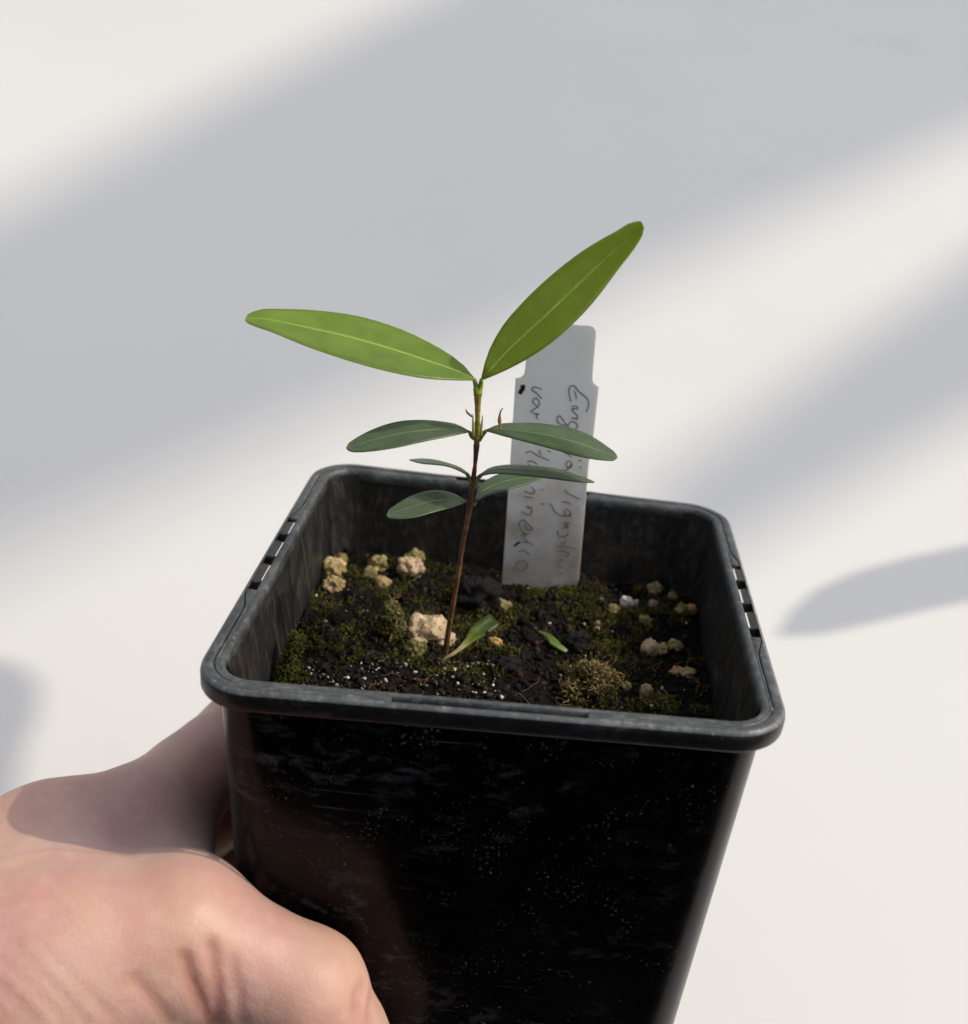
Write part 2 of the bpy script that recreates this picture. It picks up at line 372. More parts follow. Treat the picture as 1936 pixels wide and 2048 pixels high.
def sweep(rings, idx=None, closed_profile=True, close_loop=True):
    """rings: list of loops (profile points), each NL long"""
    R_ = np.array(rings); n = len(R_)
    V = R_.transpose(1, 0, 2).reshape(-1, 3); Fc = []
    rngi = range(NL) if idx is None else idx
    for i in rngi:
        j = (i + 1) % NL
        for k_ in range(n if closed_profile else n - 1):
            k2 = (k_ + 1) % n
            Fc.append((i * n + k_, j * n + k_, j * n + k2, i * n + k2))
    return V, Fc
pot = empty('plant_pot', (0, 0, -9.2)); tag(pot, 'square black plastic plant pot held in a hand, filled with mossy soil', 'plant pot')
W0, TP = 4.2587, 0.0467
def half_at(z, inset=0.0): return W0 + TP * z - inset
ZB = -9.2
# outer wall shell with base
zs = np.r_[np.linspace(-0.12, -9.0, 30), -9.15, ZB]
rings = []
for z in zs:
    e = 0.0 if z > -9.05 else (0.06 if z > -9.18 else 0.16)
    rings.append(loop(half_at(z) - e, 0.80 - e, z))
V, Fc = sweep(rings, closed_profile=False); n_ = len(zs)
Fc.append(tuple(i * n_ + n_ - 1 for i in range(NL)))
mesh_obj('wall', squeeze(V), Fc, M['wall'], pot, origin=(0, 0, -4.5))
# inner wall
TH = 0.13
zs = np.linspace(-0.10, -8.9, 24)
rings = [loop(half_at(z) - TH, 0.70, z) for z in zs]
V, Fc = sweep(rings, closed_profile=False); n_ = len(zs)
Fc = [f[::-1] for f in Fc]; Fc.append(tuple(i * n_ + n_ - 1 for i in range(NL - 1, -1, -1)))
mesh_obj('inner_wall', squeeze(V), Fc, M['inner'], pot, origin=(0, 0, -4.5))
# rim: outer lip (skirt + outer band of the top), narrowing beside the slots
wd = 0.075 + 0.125 * np.clip((slot_d - SL) / 0.55, 0, 1) ** 1.0
wd = np.where(slot_d > 5, 0.20, 0.075 + 0.125 * (lambda q: q * q * (3 - 2 * q))(np.clip((slot_d - SL - 0.02) / 0.62, 0, 1)))
def loop_var(ins, z):
    ins = np.broadcast_to(ins, (NL,)); z = np.broadcast_to(z, (NL,)); out = []
    for i, (s, kd, v) in enumerate(loop_def):
        d = ins[i]
        p = (v, -(Hh - d)) if kd == 't' else ((Hh - RC) + (RC - d) * math.sin(v), -(Hh - RC) - (RC - d) * math.cos(v))
        p = rotq(p, s); out.append((p[0], p[1], z[i]))
    return out
prof = [(0.055, -0.36), (0.02, -0.345), (0.005, -0.31), (0.0, -0.12), (0.012, -0.06), (0.04, -0.018), (0.075, 0.0)]
rings = [loop_var(a, b) for a, b in prof]
rings += [loop_var(np.maximum(wd - 0.012, 0.076), 0.004), loop_var(wd, -0.008), loop_var(wd, -0.05), loop_var(0.072, -0.06), loop_var(0.068, -0.36)]
V, Fc = sweep(rings)
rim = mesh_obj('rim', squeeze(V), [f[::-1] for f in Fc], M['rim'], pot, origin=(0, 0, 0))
rim.data.materials.append(M['lip']); rim.data.materials.append(M['worn_lit']); npf = len(rings)
rim.data.polygons.foreach_set('material_index', np.array([(1 if (q % npf) < 4 or (q % npf) > 8 else (2 if (q % npf) < 6 else 0)) for q in range(len(Fc))], np.int32))  # shaded lip, highlit bevel and lit top split by material
# inner curb: runs all round over the wall top
prof2 = [(0.245, -0.20), (0.245, -0.022), (0.262, -0.008), (0.30, -0.004), (0.345, -0.014), (0.375, -0.045), (0.388, -0.10), (0.392, -0.24), (0.36, -0.26)]
V, Fc = sweep([loop_var(a, b) for a, b in prof2])
mesh_obj('rim_curb', squeeze(V), [f[::-1] for f in Fc], M['rim'], rim, origin=(0, 0, 0))
# top plate at the corners between lip and curb (four pieces)
keep = [i for i in range(NL) if slot_d[i] >= SL and slot_d[(i + 1) % NL] >= SL and not (loop_def[i][1] == 't' and loop_def[(i + 1) % NL][1] == 't' and loop_def[i][2] < -SL + 1e-6 and loop_def[(i + 1) % NL][2] > SL - 1e-6)]
prof3 = [loop_var(wd + 0.010, -0.045), loop_var(wd + 0.014, -0.018), loop_var(wd + 0.03, -0.008), loop_var(0.262, -0.006), loop_var(0.262, -0.10), loop_var(np.maximum(wd - .01, .06), -0.10)]
runs = []; cur = []
for i in keep:
    if cur and i != cur[-1] + 1: runs.append(cur); cur = []
    cur.append(i)
runs.append(cur)
if runs[0][0] == 0 and runs[-1][-1] == NL - 1 and len(runs) > 1: runs[0] = runs.pop() + runs[0]
R3 = np.array(prof3)
for r in runs:
    ids = r + [(r[-1] + 1) % NL]; V = []; Fc = []; n = len(R3)
    for i in ids: V += [R3[k_, i] for k_ in range(n)]
    for a in range(len(ids) - 1):
        for k_ in range(n):
            Fc.append((a * n + k_, a * n + (k_ + 1) % n, (a + 1) * n + (k_ + 1) % n, (a + 1) * n + k_))
    Fc.append(tuple(range(n - 1, -1, -1))); Fc.append(tuple((len(ids) - 1) * n + k_ for k_ in range(n)))
    mesh_obj('rim_corner', squeeze(V), Fc, M['rim'], rim, origin=R3[0, ids[len(ids) // 2]])
# ribs across the slots
for s in range(4):
    for t_ in (-0.96, 0.0, 0.96):
        P = []
        for tt in (t_ - 0.03, t_ + 0.03):
            for ins, z in ((0.066, -0.12), (0.250, -0.10), (0.250, -0.34), (0.066, -0.26)):
                p = rotq((tt, -(Hh - ins)), s); P.append((p[0], p[1], z))
        Fc = [(0, 1, 2, 3), (7, 6, 5, 4), (0, 4, 5, 1), (1, 5, 6, 2), (2, 6, 7, 3), (3, 7, 4, 0)]
        mesh_obj('slot_rib', squeeze(P), Fc, M['rim'], rim, smooth=False)

# ------------------------------------------------------------------ soil
ZS = -2.0
def soil_h(x, y):
    v = Vector((x * 0.9, y * 0.9, 3.1)); v2 = Vector((x * 3.1, y * 3.1, 1.7)); v3 = Vector((x * 9, y * 9, 0.7))
    h = ZS + 0.16 * mnoise.noise(v) + 0.10 * mnoise.noise(v2) + 0.045 * mnoise.noise(v3)
    h += 0.10 * max(0.0, (y - 1.5)) / 2.5
    return h
G = 190; hw = half_at(ZS) - TH - 0.01
xs = np.linspace(-hw, hw, G); V = np.array([(x, y, soil_h(x, y)) for y in xs for x in xs])
rr_ = 0.68
def in_round(x, y, m=0.0):
    ax, ay = abs(x) - (hw - rr_), abs(y) - (hw - rr_)
    if ax > 0 and ay > 0: return math.hypot(ax, ay) < rr_ - m
    return max(abs(x), abs(y)) < hw - m
Fc = [(j * G + i, j * G + i + 1, (j + 1) * G + i + 1, (j + 1) * G + i) for j in range(G - 1) for i in range(G - 1)
      if in_round(xs[i], xs[j]) and in_round(xs[i + 1], xs[j + 1]) and in_round(xs[i], xs[j + 1]) and in_round(xs[i + 1], xs[j])]
used = np.unique(np.array(Fc)); mp_ = -np.ones(len(V), int); mp_[used] = np.arange(len(used))
soil = mesh_obj('soil', squeeze(V[used]), [tuple(mp_[list(f)]) for f in Fc], M['soil'], origin=(0, 0, ZS)); tag(soil, 'dark brown potting soil filling the square black pot', 'soil', kind='stuff')
def sp(u, v, dz=0.0):
    """a pixel on the soil -> x, y, z (unsqueezed frame ignored, the twist is tiny)"""
    p = at_z(u, v, ZS)
    for _ in range(6): p = at_z(u, v, soil_h(p[0], p[1]) + dz)
    return p
def surf(x, y): return soil_h(x, y)

ICO = {}
def ico(n):
    if n in ICO: return ICO[n]
    import bmesh
    bm = bmesh.new(); bmesh.ops.create_icosphere(bm, subdivisions=n, radius=1)
    bm.verts.ensure_lookup_table()
    r = (np.array([v.co[:] for v in bm.verts]), [tuple(v.index for v in f.verts) for f in bm.faces]); bm.free()
    ICO[n] = r; return r
def lump(center, size, seed, n=3, rough=0.35, freq=1.3):
    V, Fc = ico(n); out = []
    for v in V:
        p = Vector(v) * freq + Vector((seed * 3.7, seed * 1.3, seed * 7.1))
        d = 1 + rough * mnoise.noise(p) + rough * 0.5 * mnoise.noise(p * 2.3) + rough * 0.25 * mnoise.noise(p * 5.1)
        out.append(v * d)
    a = seed * 2.1; R2 = np.array([[math.cos(a), -math.sin(a), 0], [math.sin(a), math.cos(a), 0], [0, 0, 1]])
    return (np.array(out) @ R2.T) * np.asarray(size) + np.asarray(center), Fc

# crumbs, bark chips and root threads
cr = Soup(); V1, F1 = ico(1)
def rnd_in():
    while True:
        x, y = rng.uniform(-hw, hw, 2)
        if in_round(x, y, 0.06): return x, y
for i in range(5200):
    x, y = rnd_in(); s = 0.028 + 0.05 * rng.random() ** 3
    v = V1 * (1 + rng.uniform(-0.35, 0.35, (len(V1), 1))) * s * rng.uniform(0.6, 1.5, 3)
    a = rng.uniform(0, 6.28); v = v @ np.array([[math.cos(a), -math.sin(a), 0], [math.sin(a), math.cos(a), 0], [0, 0, 1]])
    q = rng.random(); cc = np.array((0.007, 0.0052, 0.004)) * rng.uniform(0.6, 2.4)
    if q < 0.08: cc = np.array((0.045, 0.022, 0.013)) * rng.uniform(0.6, 1.6)
    elif q < 0.12: cc = np.array((0.035, 0.03, 0.028)) * rng.uniform(0.6, 1.5)
    cr.add(v + (x, y, surf(x, y) + 0.3 * s), F1, cc)
o = cr.build('soil_crumbs', M['crumb'], origin=(0, 0, ZS)); tag(o, 'loose dark crumbs and bark bits over the soil', 'soil crumbs', kind='stuff')
fb = Soup()
for i in range(150):
    front = i < 90
    if front:
        x = rng.uniform(-3.4, 1.6); y = rng.uniform(-3.6, -0.6)
    else: x, y = rnd_in()
    a = rng.uniform(0, 6.28); L = rng.uniform(0.15, 0.6); pts = []
    for q in np.linspace(-0.5, 0.5, 6):
        px, py = x + math.cos(a) * q * L + rng.normal(0, 0.02), y + math.sin(a) * q * L + rng.normal(0, 0.02)
        pts.append((px, py, surf(px, py) + 0.05 + 0.05 * rng.random() + 0.06 * (1 - 4 * q * q) * rng.random()))
    v, f = tube(spline(pts, 9), 0.005 + 0.007 * rng.random(), 5)
    fb.add(v, f, np.array(((0.10, 0.05, 0.028), (0.05, 0.03, 0.02), (0.16, 0.10, 0.06))[rng.integers(3)]) * rng.uniform(0.6, 1.3))
o = fb.build('root_threads', M['crumb'], origin=(0, 0, ZS)); tag(o, 'thin brown root and bark threads lying on the soil', 'root threads', kind='stuff')
pe = Soup()
def perl(x, y, s, c):
    v = V1 * (1 + rng.uniform(-0.4, 0.4, (len(V1), 1))) * s * rng.uniform(0.7, 1.3, 3); pe.add(v + (x, y, surf(x, y) + 0.6 * s + 0.03), F1, c)
for i in range(330):
    p = sp(rng.uniform(600, 1010), rng.uniform(1325, 1440)) if i < 250 else (sp(rng.uniform(600, 1400), rng.uniform(1180, 1440)))
    if not in_round(p[0], p[1], 0.1): continue
    g = rng.uniform(0.3, 0.7) if rng.random() < 0.35 else rng.uniform(0.06, 0.25)
    perl(p[0], p[1], 0.010 + 0.03 * rng.random() ** 1.7, (g, g * 0.93, g * 0.84))
for u, v_, s in ((1166, 1403, 5), (985, 1376, 5), (866, 1358, 3.5), (935, 1336, 3), (1003, 1400, 5), (708, 1359, 4), (695, 1360, 4), (873, 1356, 4), (875, 1372, 3.5), (1098, 1251, 4), (968, 1390, 4)):
    p = sp(u, v_); perl(p[0], p[1], s / 118, (0.75, 0.71, 0.66))
o = pe.build('perlite_grains', M['perlite'], origin=(0, 0, ZS)); tag(o, 'tiny white perlite grains scattered over the front soil', 'perlite', kind='stuff')

# moss: short leafy strands
def moss_strand(S, base, dirn, L, c0, c1, w=0.02, nl=5):
    d = np.asarray(dirn, float); d /= np.linalg.norm(d); side = np.cross(d, rng.normal(size=3)); side /= np.linalg.norm(side) + 1e-9
    for q in range(nl):
        f = (q + 0.4) / nl; p = base + d * L * f; a = rng.uniform(0, 6.28)
        out = side * math.cos(a) + np.cross(d, side) * math.sin(a); tip = p + (out * 0.7 + d * 0.7) * w * 2.4
        wv = np.cross(out, d) * w * 0.5
        S.add(np.array([p - wv, p + wv, tip]), [(0, 1, 2)], c0 * (1 - f) + c1 * f)
def moss_patch(S, pts, dens, L, c0, c1, w=0.02, spread=0.7, nl=5, rad=0.3):
    for (x, y, z) in pts:
        for _ in range(dens):
            a, r = rng.uniform(0, 6.28), rad * math.sqrt(rng.random()); px, py = x + r * math.cos(a), y + r * math.sin(a)
            if not in_round(px, py, 0.03): continue
            jit = rng.uniform(0.6, 1.5)
            moss_strand(S, np.array((px, py, surf(px, py) + z - 0.02)), (rng.normal(0, spread), rng.normal(0, spread), 1), L * rng.uniform(0.5, 1.3), np.asarray(c0) * jit, np.asarray(c1) * jit, w, nl)
ms = Soup(); cnt = 0
while cnt < 620:
    x, y = rnd_in()
    q = P_ = None
    dens = mnoise.noise(Vector((x * 0.75, y * 0.75, 9.2))) + 0.5 * mnoise.noise(Vector((x * 2.2, y * 2.2, 4.0)))
    # bare strip in front of the stem
    bare = (-3.3 < x < 1.3 and y < -0.35 + 0.25 * math.sin(x * 2))
    if bare or dens < -0.18: 
        if rng.random() > 0.02: continue
    cnt += 1; br = rng.random()
    c0 = np.array((0.026, 0.027, 0.005)); c1 = np.array((0.145, 0.145, 0.022)) * (0.6 + 0.9 * br)
    if rng.random() < 0.12: c1 = np.array((0.27, 0.26, 0.05))
    moss_patch(ms, [(x, y, 0)], 16, 0.16, c0, c1, 0.020, 0.8, 5, 0.16)
o = ms.build('moss', M['moss'], origin=(0, 0, ZS), smooth=False); tag(o, 'low olive green moss covering the potting soil', 'moss', kind='stuff')

# moss clumps one can pick out
def clump(label, blobs, c0, c1, tipc, tipf, n, L, seed, dry=0):
    """blobs: (centre, radii) ellipsoids; strands grow out of their surface"""
    root = empty('moss_clump', (np.mean([b[0][0] for b in blobs]), np.mean([b[0][1] for b in blobs]), min(b[0][2] - b[1][2] for b in blobs)))
    tag(root, label, 'moss', 'moss clumps on the soil')
    B = Soup(); S = Soup()
    for i, (c, r) in enumerate(blobs):
        v, f = lump(c, np.asarray(r) * 0.9, seed + i * 0.37, 3, 0.4, 1.6); B.add(v, f, np.asarray(c0) * 0.8)
        for _ in range(n):
            d = rng.normal(size=3); d[2] = abs(d[2]) * 0.9 + 0.05 if rng.random() < 0.8 else d[2]; d /= np.linalg.norm(d)
            b = np.asarray(c) + d * np.asarray(r) * 0.85
            tip = np.asarray(tipc) if rng.random() < tipf * max(0, d[2]) else np.asarray(c1)
            moss_strand(S, b, d + rng.normal(0, 0.35, 3), L * rng.uniform(0.6, 1.4), np.asarray(c0) * rng.uniform(0.7, 1.5), tip * rng.uniform(0.7, 1.3), 0.020, 6)
        for _ in range(dry):
            d = rng.normal(size=3); d[2] = abs(d[2]); d /= np.linalg.norm(d); b = np.asarray(c) + d * np.asarray(r) * 0.8
            e = b + (d + rng.normal(0, 0.6, 3)) * rng.uniform(0.05, 0.16); mid_ = (b + e) / 2 + rng.normal(0, 0.05, 3)
            v, f = tube(spline([b, mid_, e], 6), 0.009, 4); S.add(v, f, np.array((0.42, 0.30, 0.14)) * rng.uniform(0.6, 1.4))
            if rng.random() < 0.3:
                v = V1 * (1 + rng.uniform(-0.5, 0.5, (len(V1), 1))) * rng.uniform(0.012, 0.03) * rng.uniform(0.6, 1.6, 3) + e; S.add(v, F1, np.array((0.55, 0.45, 0.32)) * rng.uniform(0.7, 1.3))
    B.build('moss_core', M['crumb'], root); S.build('moss_leaves', M['moss'], root, smooth=False)
    return root
p = sp(1180, 1395); q = p + (0, 0.35, 0.30)
clump('moss mound with dry straw coloured tips by the front rim', [((p[0], p[1] + .2, p[2] + .12), (.42, .34, .26)), ((p[0] - .05, p[1] + .25, p[2] + .34), (.28, .24, .2)), ((p[0] + .22, p[1] + .3, p[2] + .22), (.24, .24, .22)), ((p[0] - .36, p[1], p[2] + .05), (.16, .16, .2))], (0.035, 0.04, 0.012), (0.13, 0.13, 0.035), (0.5, 0.36, 0.17), 0.9, 260, 0.09, 3, 40)
p = sp(784, 1275)
clump('upright moss tuft with pale tips left of the big cream stone', [((p[0], p[1], p[2] + .16), (.26, .24, .26)), ((p[0] - .04, p[1] + .05, p[2] + .44), (.20, .2, .2)), ((p[0] + .1, p[1], p[2] + .1), (.2, .2, .2)), ((p[0] - .06, p[1] + .08, p[2] + .60), (.11, .12, .12))], (0.05, 0.055, 0.014), (0.26, 0.24, 0.07), (0.62, 0.56, 0.32), 0.7, 220, 0.07, 8, 8)
p = sp(588, 1378)
clump('tall green moss strip against the left inner pot wall', [((-3.86 + .05 * i, p[1] + 0.1 + .1 * i, p[2] + .1 + .2 * i), (.13, .2, .19)) for i in range(4)], (0.03, 0.04, 0.006), (0.12, 0.14, 0.015), (0.20, 0.17, 0.05), 0.3, 120, 0.09, 12)
p = sp(1312, 1425)
clump('yellow green moss tuft near the right front corner', [((p[0], p[1] + .1, p[2] + .08), (.3, .24, .18)), ((p[0] + .2, p[1] + .1, p[2] + .04), (.18, .2, .14))], (0.03, 0.034, 0.008), (0.16, 0.15, 0.03), (0.30, 0.24, 0.06), 0.6, 150, 0.12, 15, 10)

# stones lying on the soil: (px, py, width px, height px, look, label)
M['cream'] = m_stone('cream_pumice', (0.78, 0.60, 0.40), (0.52, 0.37, 0.22)); M['ochre'] = m_stone('ochre_pumice', (0.78, 0.60, 0.35), (0.46, 0.32, 0.16), (0.38, 0.29, 0.12))
M['mossy'] = m_stone('mossy_pumice', (0.64, 0.52, 0.29), (0.34, 0.26, 0.12), (0.22, 0.19, 0.06)); M['orange'] = m_stone('orange_pumice', (0.70, 0.44, 0.20), (0.42, 0.22, 0.07))
M['white'] = m_stone('white_perlite', (0.72, 0.68, 0.64), (0.5, 0.46, 0.42)); M['dark'] = m_stone('dark_lava', (0.020, 0.018, 0.019), (0.008, 0.007, 0.008)); M['pink'] = m_stone('pink_pumice', (0.5, 0.33, 0.28), (0.3, 0.17, 0.13))
STONES = [
 (854, 1264, 76, 48, 'cream', 'big rough cream stone just behind the stem base'),
 (896, 1279, 26, 26, 'cream', 'small cream stone touching the big one, right of the stem'),
 (831, 1296, 34, 34, 'mossy', 'round yellowish mossy stone below the big cream stone'),
 (668, 1140, 40, 36, 'ochre', 'yellowish stone stacked above another in the back left corner'),
 (668, 1172, 36, 34, 'ochre', 'tan stone under the stacked one in the back left corner'),
 (681, 1120, 26, 24, 'mossy', 'brownish stone on top of the back left corner stack'),
 (757, 1130, 34, 32, 'mossy', 'pale stone peak between the back left stack and the orange sided stone'),
 (741, 1148, 28, 26, 'mossy', 'olive stone at the foot of the pale stone peak'),
 (764, 1166, 26, 24, 'ochre', 'small tan stone below the pale stone peak'),
 (822, 1138, 44, 40, 'cream', 'cream stone with an orange side by the back wall'),
 (828, 1116, 34, 26, 'mossy', 'mossy cap stone resting on the cream stone by the back wall'),
 (991, 1287, 22, 22, 'orange', 'small peach coloured pebble right of the green blade'),
 (976, 1165, 17, 15, 'orange', 'tiny orange pebble by the left edge of the plant label'),
 (1302, 1296, 30, 32, 'cream', 'round cream stone in the right part of the pot'),
 (1322, 1299, 22, 22, 'ochre', 'yellow stone touching the round cream stone on the right'),
 (1350, 1292, 30, 18, 'mossy', 'olive stone beside the round cream stone near the right wall'),
 (1356, 1344, 26, 16, 'orange', 'peach tipped stone near the right front corner'),
 (1375, 1346, 26, 18, 'ochre', 'ochre stone touching the peach tipped stone near the right front corner'),
 (1365, 1219, 24, 20, 'mossy', 'olive half of the stone pair near the right wall'),
 (1382, 1220, 20, 22, 'orange', 'rusty orange half of the stone pair near the right wall'),
 (1241, 1144, 28, 22, 'ochre', 'yellow angular stone right of the plant label'),
 (1302, 1112, 17, 17, 'pink', 'pinkish round pebble by the back right wall'),
 (1308, 1178, 28, 22, 'mossy', 'yellow green stone between the pink pebble and the white lump'),
 (1345, 1192, 17, 15, 'mossy', 'small green pebble near the back right wall'),
 (1252, 1206, 22, 20, 'white', 'crumbly white perlite lump, larger one of two'),
 (1268, 1207, 16, 14, 'white', 'crumbly white perlite lump, smaller one of two'),
 (1227, 1218, 20, 16, 'mossy', 'olive stone touching the white perlite lumps'),
 (1305, 1211, 17, 20, 'pink', 'dull brown pebble right of the white perlite lumps'),
 (1003, 1213, 28, 24, 'mossy', 'olive yellow stone between the stem and the plant label'),
 (1195, 1247, 10, 10, 'pink', 'upper of two tiny reddish pebbles'),
 (1194, 1258, 11, 9, 'pink', 'lower of two tiny reddish pebbles'),
 (1290, 1240, 22, 18, 'mossy', 'dim olive pebble above the round cream stone'),
 (1252, 1374, 20, 18, 'mossy', 'small olive pebble right of the dry moss mound'),
 (1292, 1385, 22, 30, 'ochre', 'tan upright stone behind the yellow green moss tuft'),
 (958, 1192, 74, 60, 'dark', 'dark grey lava stone behind the stem'),
 (1155, 1288, 42, 40, 'dark', 'dark bluish stone in the middle of the soil'),
 (712, 1188, 24, 18, 'dark', 'small dark stone in front of the back left stack'),
 (1020, 1330, 44, 26, 'dark', 'flat dark stone in front of the green blade'),
]
for i, (u, v_, w_, h_, look, lab) in enumerate(STONES):
    g = sp(u, v_ + h_ * 0.45)                      # where its foot stands
    pxc = CAM_F / depth_of(g); rx = w_ / pxc / 2; rz = h_ / pxc / 2
    c = at_depth(u, v_, depth_of(g) + rx * 0.4); rx *= 1.08; rz *= 1.08
    if lab.startswith('mossy cap'): c = c
    V, Fc = lump(c, (rx * 1.08, rx * 1.0, rz * 1.08), i * 0.61 + 1, 4 if w_ > 30 else 3, 0.48 if look != 'white' else 0.6, 1.7)
    o = mesh_obj('dark_stone' if look == 'dark' else ('perlite_lump' if look == 'white' else 'pumice_stone'), V, Fc, M[look], origin=g)
    tag(o, lab, 'stone', 'stones on the soil')
    mtuft = Soup()

# green blades on the soil
def ribbon(pts, widths, nrm, cols, name, label, cat):
    P = spline(pts, 16); wv = np.interp(np.linspace(0, 1, 16), np.linspace(0, 1, len(widths)), widths); V = []; C = []; Fc = []
    cs = np.array([np.interp(np.linspace(0, 1, 16), np.linspace(0, 1, len(cols)), np.array(cols)[:, q]) for q in range(3)]).T
    for i in range(16):
        t = P[min(i + 1, 15)] - P[max(i - 1, 0)]; t /= np.linalg.norm(t); sd = np.cross(t, nrm); sd /= np.linalg.norm(sd); up = np.cross(sd, t)
        for q, h in ((-1, 0.0), (-0.5, -0.35), (0, -0.5), (0.5, -0.35), (1, 0)): V.append(P[i] + sd * q * wv[i] + up * h * wv[i] * 0.5); C.append(cs[i])
    for i in range(15):
        for q in range(4): Fc.append((i * 5 + q, i * 5 + q + 1, (i + 1) * 5 + q + 1, (i + 1) * 5 + q))
    o = mesh_obj(name, V, Fc, M['petiole'], colr=C, origin=pts[0]); tag(o, label, cat)
    md = o.modifiers.new('thickness', 'SOLIDIFY'); md.thickness = 0.0005; md.offset = 0; return o
a, b, c_, d_, e_ = sp(880, 1322, .02), sp(910, 1305, .10), sp(930, 1288, .16), sp(958, 1262, .18), sp(990, 1238, .16)
ribbon([a, b, c_, d_, e_], [0.02, 0.04, 0.09, 0.17, 0.16], (0, -.5, .85), [(0.30, 0.20, 0.10), (0.28, 0.24, 0.10), (0.09, 0.13, 0.015), (0.055, 0.09, 0.008), (0.04, 0.06, 0.008)], 'sprout_blade', 'bright green flat blade with a tan base beside the stem foot', 'blade')
a, b, c_, d_ = sp(1076, 1262, .05), sp(1096, 1272, .10), sp(1112, 1288, .12), sp(1133, 1303, .04)
ribbon([a, b, c_, d_], [0.02, 0.06, 0.09, 0.04], (0, -.4, .9), [(0.16, 0.12, 0.06), (0.10, 0.14, 0.03), (0.14, 0.24, 0.04), (0.25, 0.36, 0.10)], 'sprout_blade', 'small green curled sprout blade in the middle of the soil', 'blade')

# ------------------------------------------------------------------ seedling
sb = sp(888, 1322, -0.1); ys0 = sb[1]
plant = empty('seedling', sb); tag(plant, 'young seedling with a brown stem and paired green leaves', 'seedling')
# stem centre line in the photograph, standing nearly upright
ST = [(888, 1322), (897, 1262), (913, 1170), (927, 1080), (937, 1030), (943, 985), (950, 930), (953, 893), (955, 850), (955.5, 810), (955.5, 778)]
def ydep(v): return ys0 + (1322 - v) / 540 * -0.25
stem_p = np.array([at_y(u, v_, ydep(v_)) for u, v_ in ST])
stem_r = np.array([13, 11.5, 9.5, 10, 10.5, 10.5, 7.8, 9.5, 11.5, 10.5, 18]) / 2 / (CAM_F / 21.0)
sc_ = np.array([(0.10, 0.045, 0.022), (0.11, 0.05, 0.022), (0.13, 0.06, 0.026), (0.12, 0.055, 0.025), (0.11, 0.05, 0.024), (0.085, 0.03, 0.018), (0.08, 0.026, 0.018), (0.05, 0.03, 0.012), (0.28, 0.26, 0.04), (0.20, 0.125, 0.035), (0.14, 0.19, 0.015)])
n_st = 60; P = spline(stem_p, n_st); fr = np.linspace(0, 1, n_st)
dl = np.r_[0, np.cumsum(np.linalg.norm(np.diff(stem_p, axis=0), axis=1))]; dl /= dl[-1]
R_ = np.interp(fr, dl, stem_r) * (1 + 0.05 * rng.normal(size=n_st)); CC = np.array([np.interp(fr, dl, sc_[:, q]) for q in range(3)]).T
CC *= 1.5 * rng.uniform(0.7, 1.3, (n_st, 1))
for vv, amp, wdt in ((1010, 0.5, 14), (962, 0.3, 8), (893, 0.55, 12), (868, 0.25, 10), (846, 0.12, 3), (1165, 0.15, 8)):      # nodes
    pv = at_y(940, vv, ydep(vv))[2]; R_ *= 1 + amp * 0.5 * np.exp(-((P[:, 2] - pv) / (wdt / 100)) ** 2)
V, Fc = tube(P, R_, 12); mesh_obj('stem', V, Fc, M['stem'], plant, origin=sb, colr=np.repeat(CC, 12, 0))

def px1(pts): return [(460 + x * 0.45842, 420 + y * 0.45842) for x, y in pts]
def leaf(base_px, up, lo, dd, tip_dd, fold, young, label, bow=0.0, n=26, m=10, base_v=None):
    """up / lo: the two edges from base to tip as seen; dd: how far (cm) the upper edge lies behind the lower; tip_dd: tip nearer(-)/farther(+)"""
    base = at_y(*base_px, ydep(base_v or base_px[1])); t0 = depth_of(base)
    U = spline(np.array(up, float), 200); L = spline(np.array(lo, float), 200)
    qs = np.linspace(0, 1, n); qs = 1 - (1 - qs) ** 1.7; qs = qs * 0.85 + np.linspace(0, 1, n) * 0.15
    U = U[np.round(qs * 199).astype(int)]; L = L[np.round(qs * 199).astype(int)]
    V = []; uv = []; Fc = []; mids = []
    wmax = np.max(np.linalg.norm(U - L, axis=1))
    for i in range(n):
        s = qs[i]; w = np.linalg.norm(U[i] - L[i]) / wmax
        dm = t0 + tip_dd * s + bow * math.sin(math.pi * s)
        for j in range(m + 1):
            q = j / m; px = L[i] * (1 - q) + U[i] * q; c = 2 * q - 1
            dpt = dm + dd * 0.5 * c * w + fold * (1 - abs(c)) * w + 0.012 * w * math.sin(9 * s + 4 * c)
            V.append(at_depth(px[0], px[1], dpt)); uv.append((s, c))
        mids.append((U[i] + L[i]) / 2)
    for i in range(n - 1):
        for j in range(m): Fc.append((i * (m + 1) + j, i * (m + 1) + j + 1, (i + 1) * (m + 1) + j + 1, (i + 1) * (m + 1) + j))
    V = np.array(V)
    o = mesh_obj('leaf', V, Fc, M['young' if young else 'old'], plant, origin=base, uv=uv); o['label'] = label
    md = o.modifiers.new('thickness', 'SOLIDIFY'); md.thickness = 0.00022; md.offset = 0
    # midrib
    k_ = m // 2; mr = V[[i * (m + 1) + k_ for i in range(n - 2)]]
    nr = np.array([np.cross(V[min(i + 1, n - 1) * (m + 1) + k_] - V[max(i - 1, 0) * (m + 1) + k_], V[i * (m + 1) + k_ + 1] - V[i * (m + 1) + k_ - 1]) for i in range(n - 2)])
    nr /= np.linalg.norm(nr, axis=1)[:, None] + 1e-9
    V2, F2 = tube(mr, np.linspace(0.022, 0.009, n - 2), 6); mesh_obj('midrib', V2, F2, M['vein_y' if young else 'vein_o'], o, origin=base)
    return V, mr
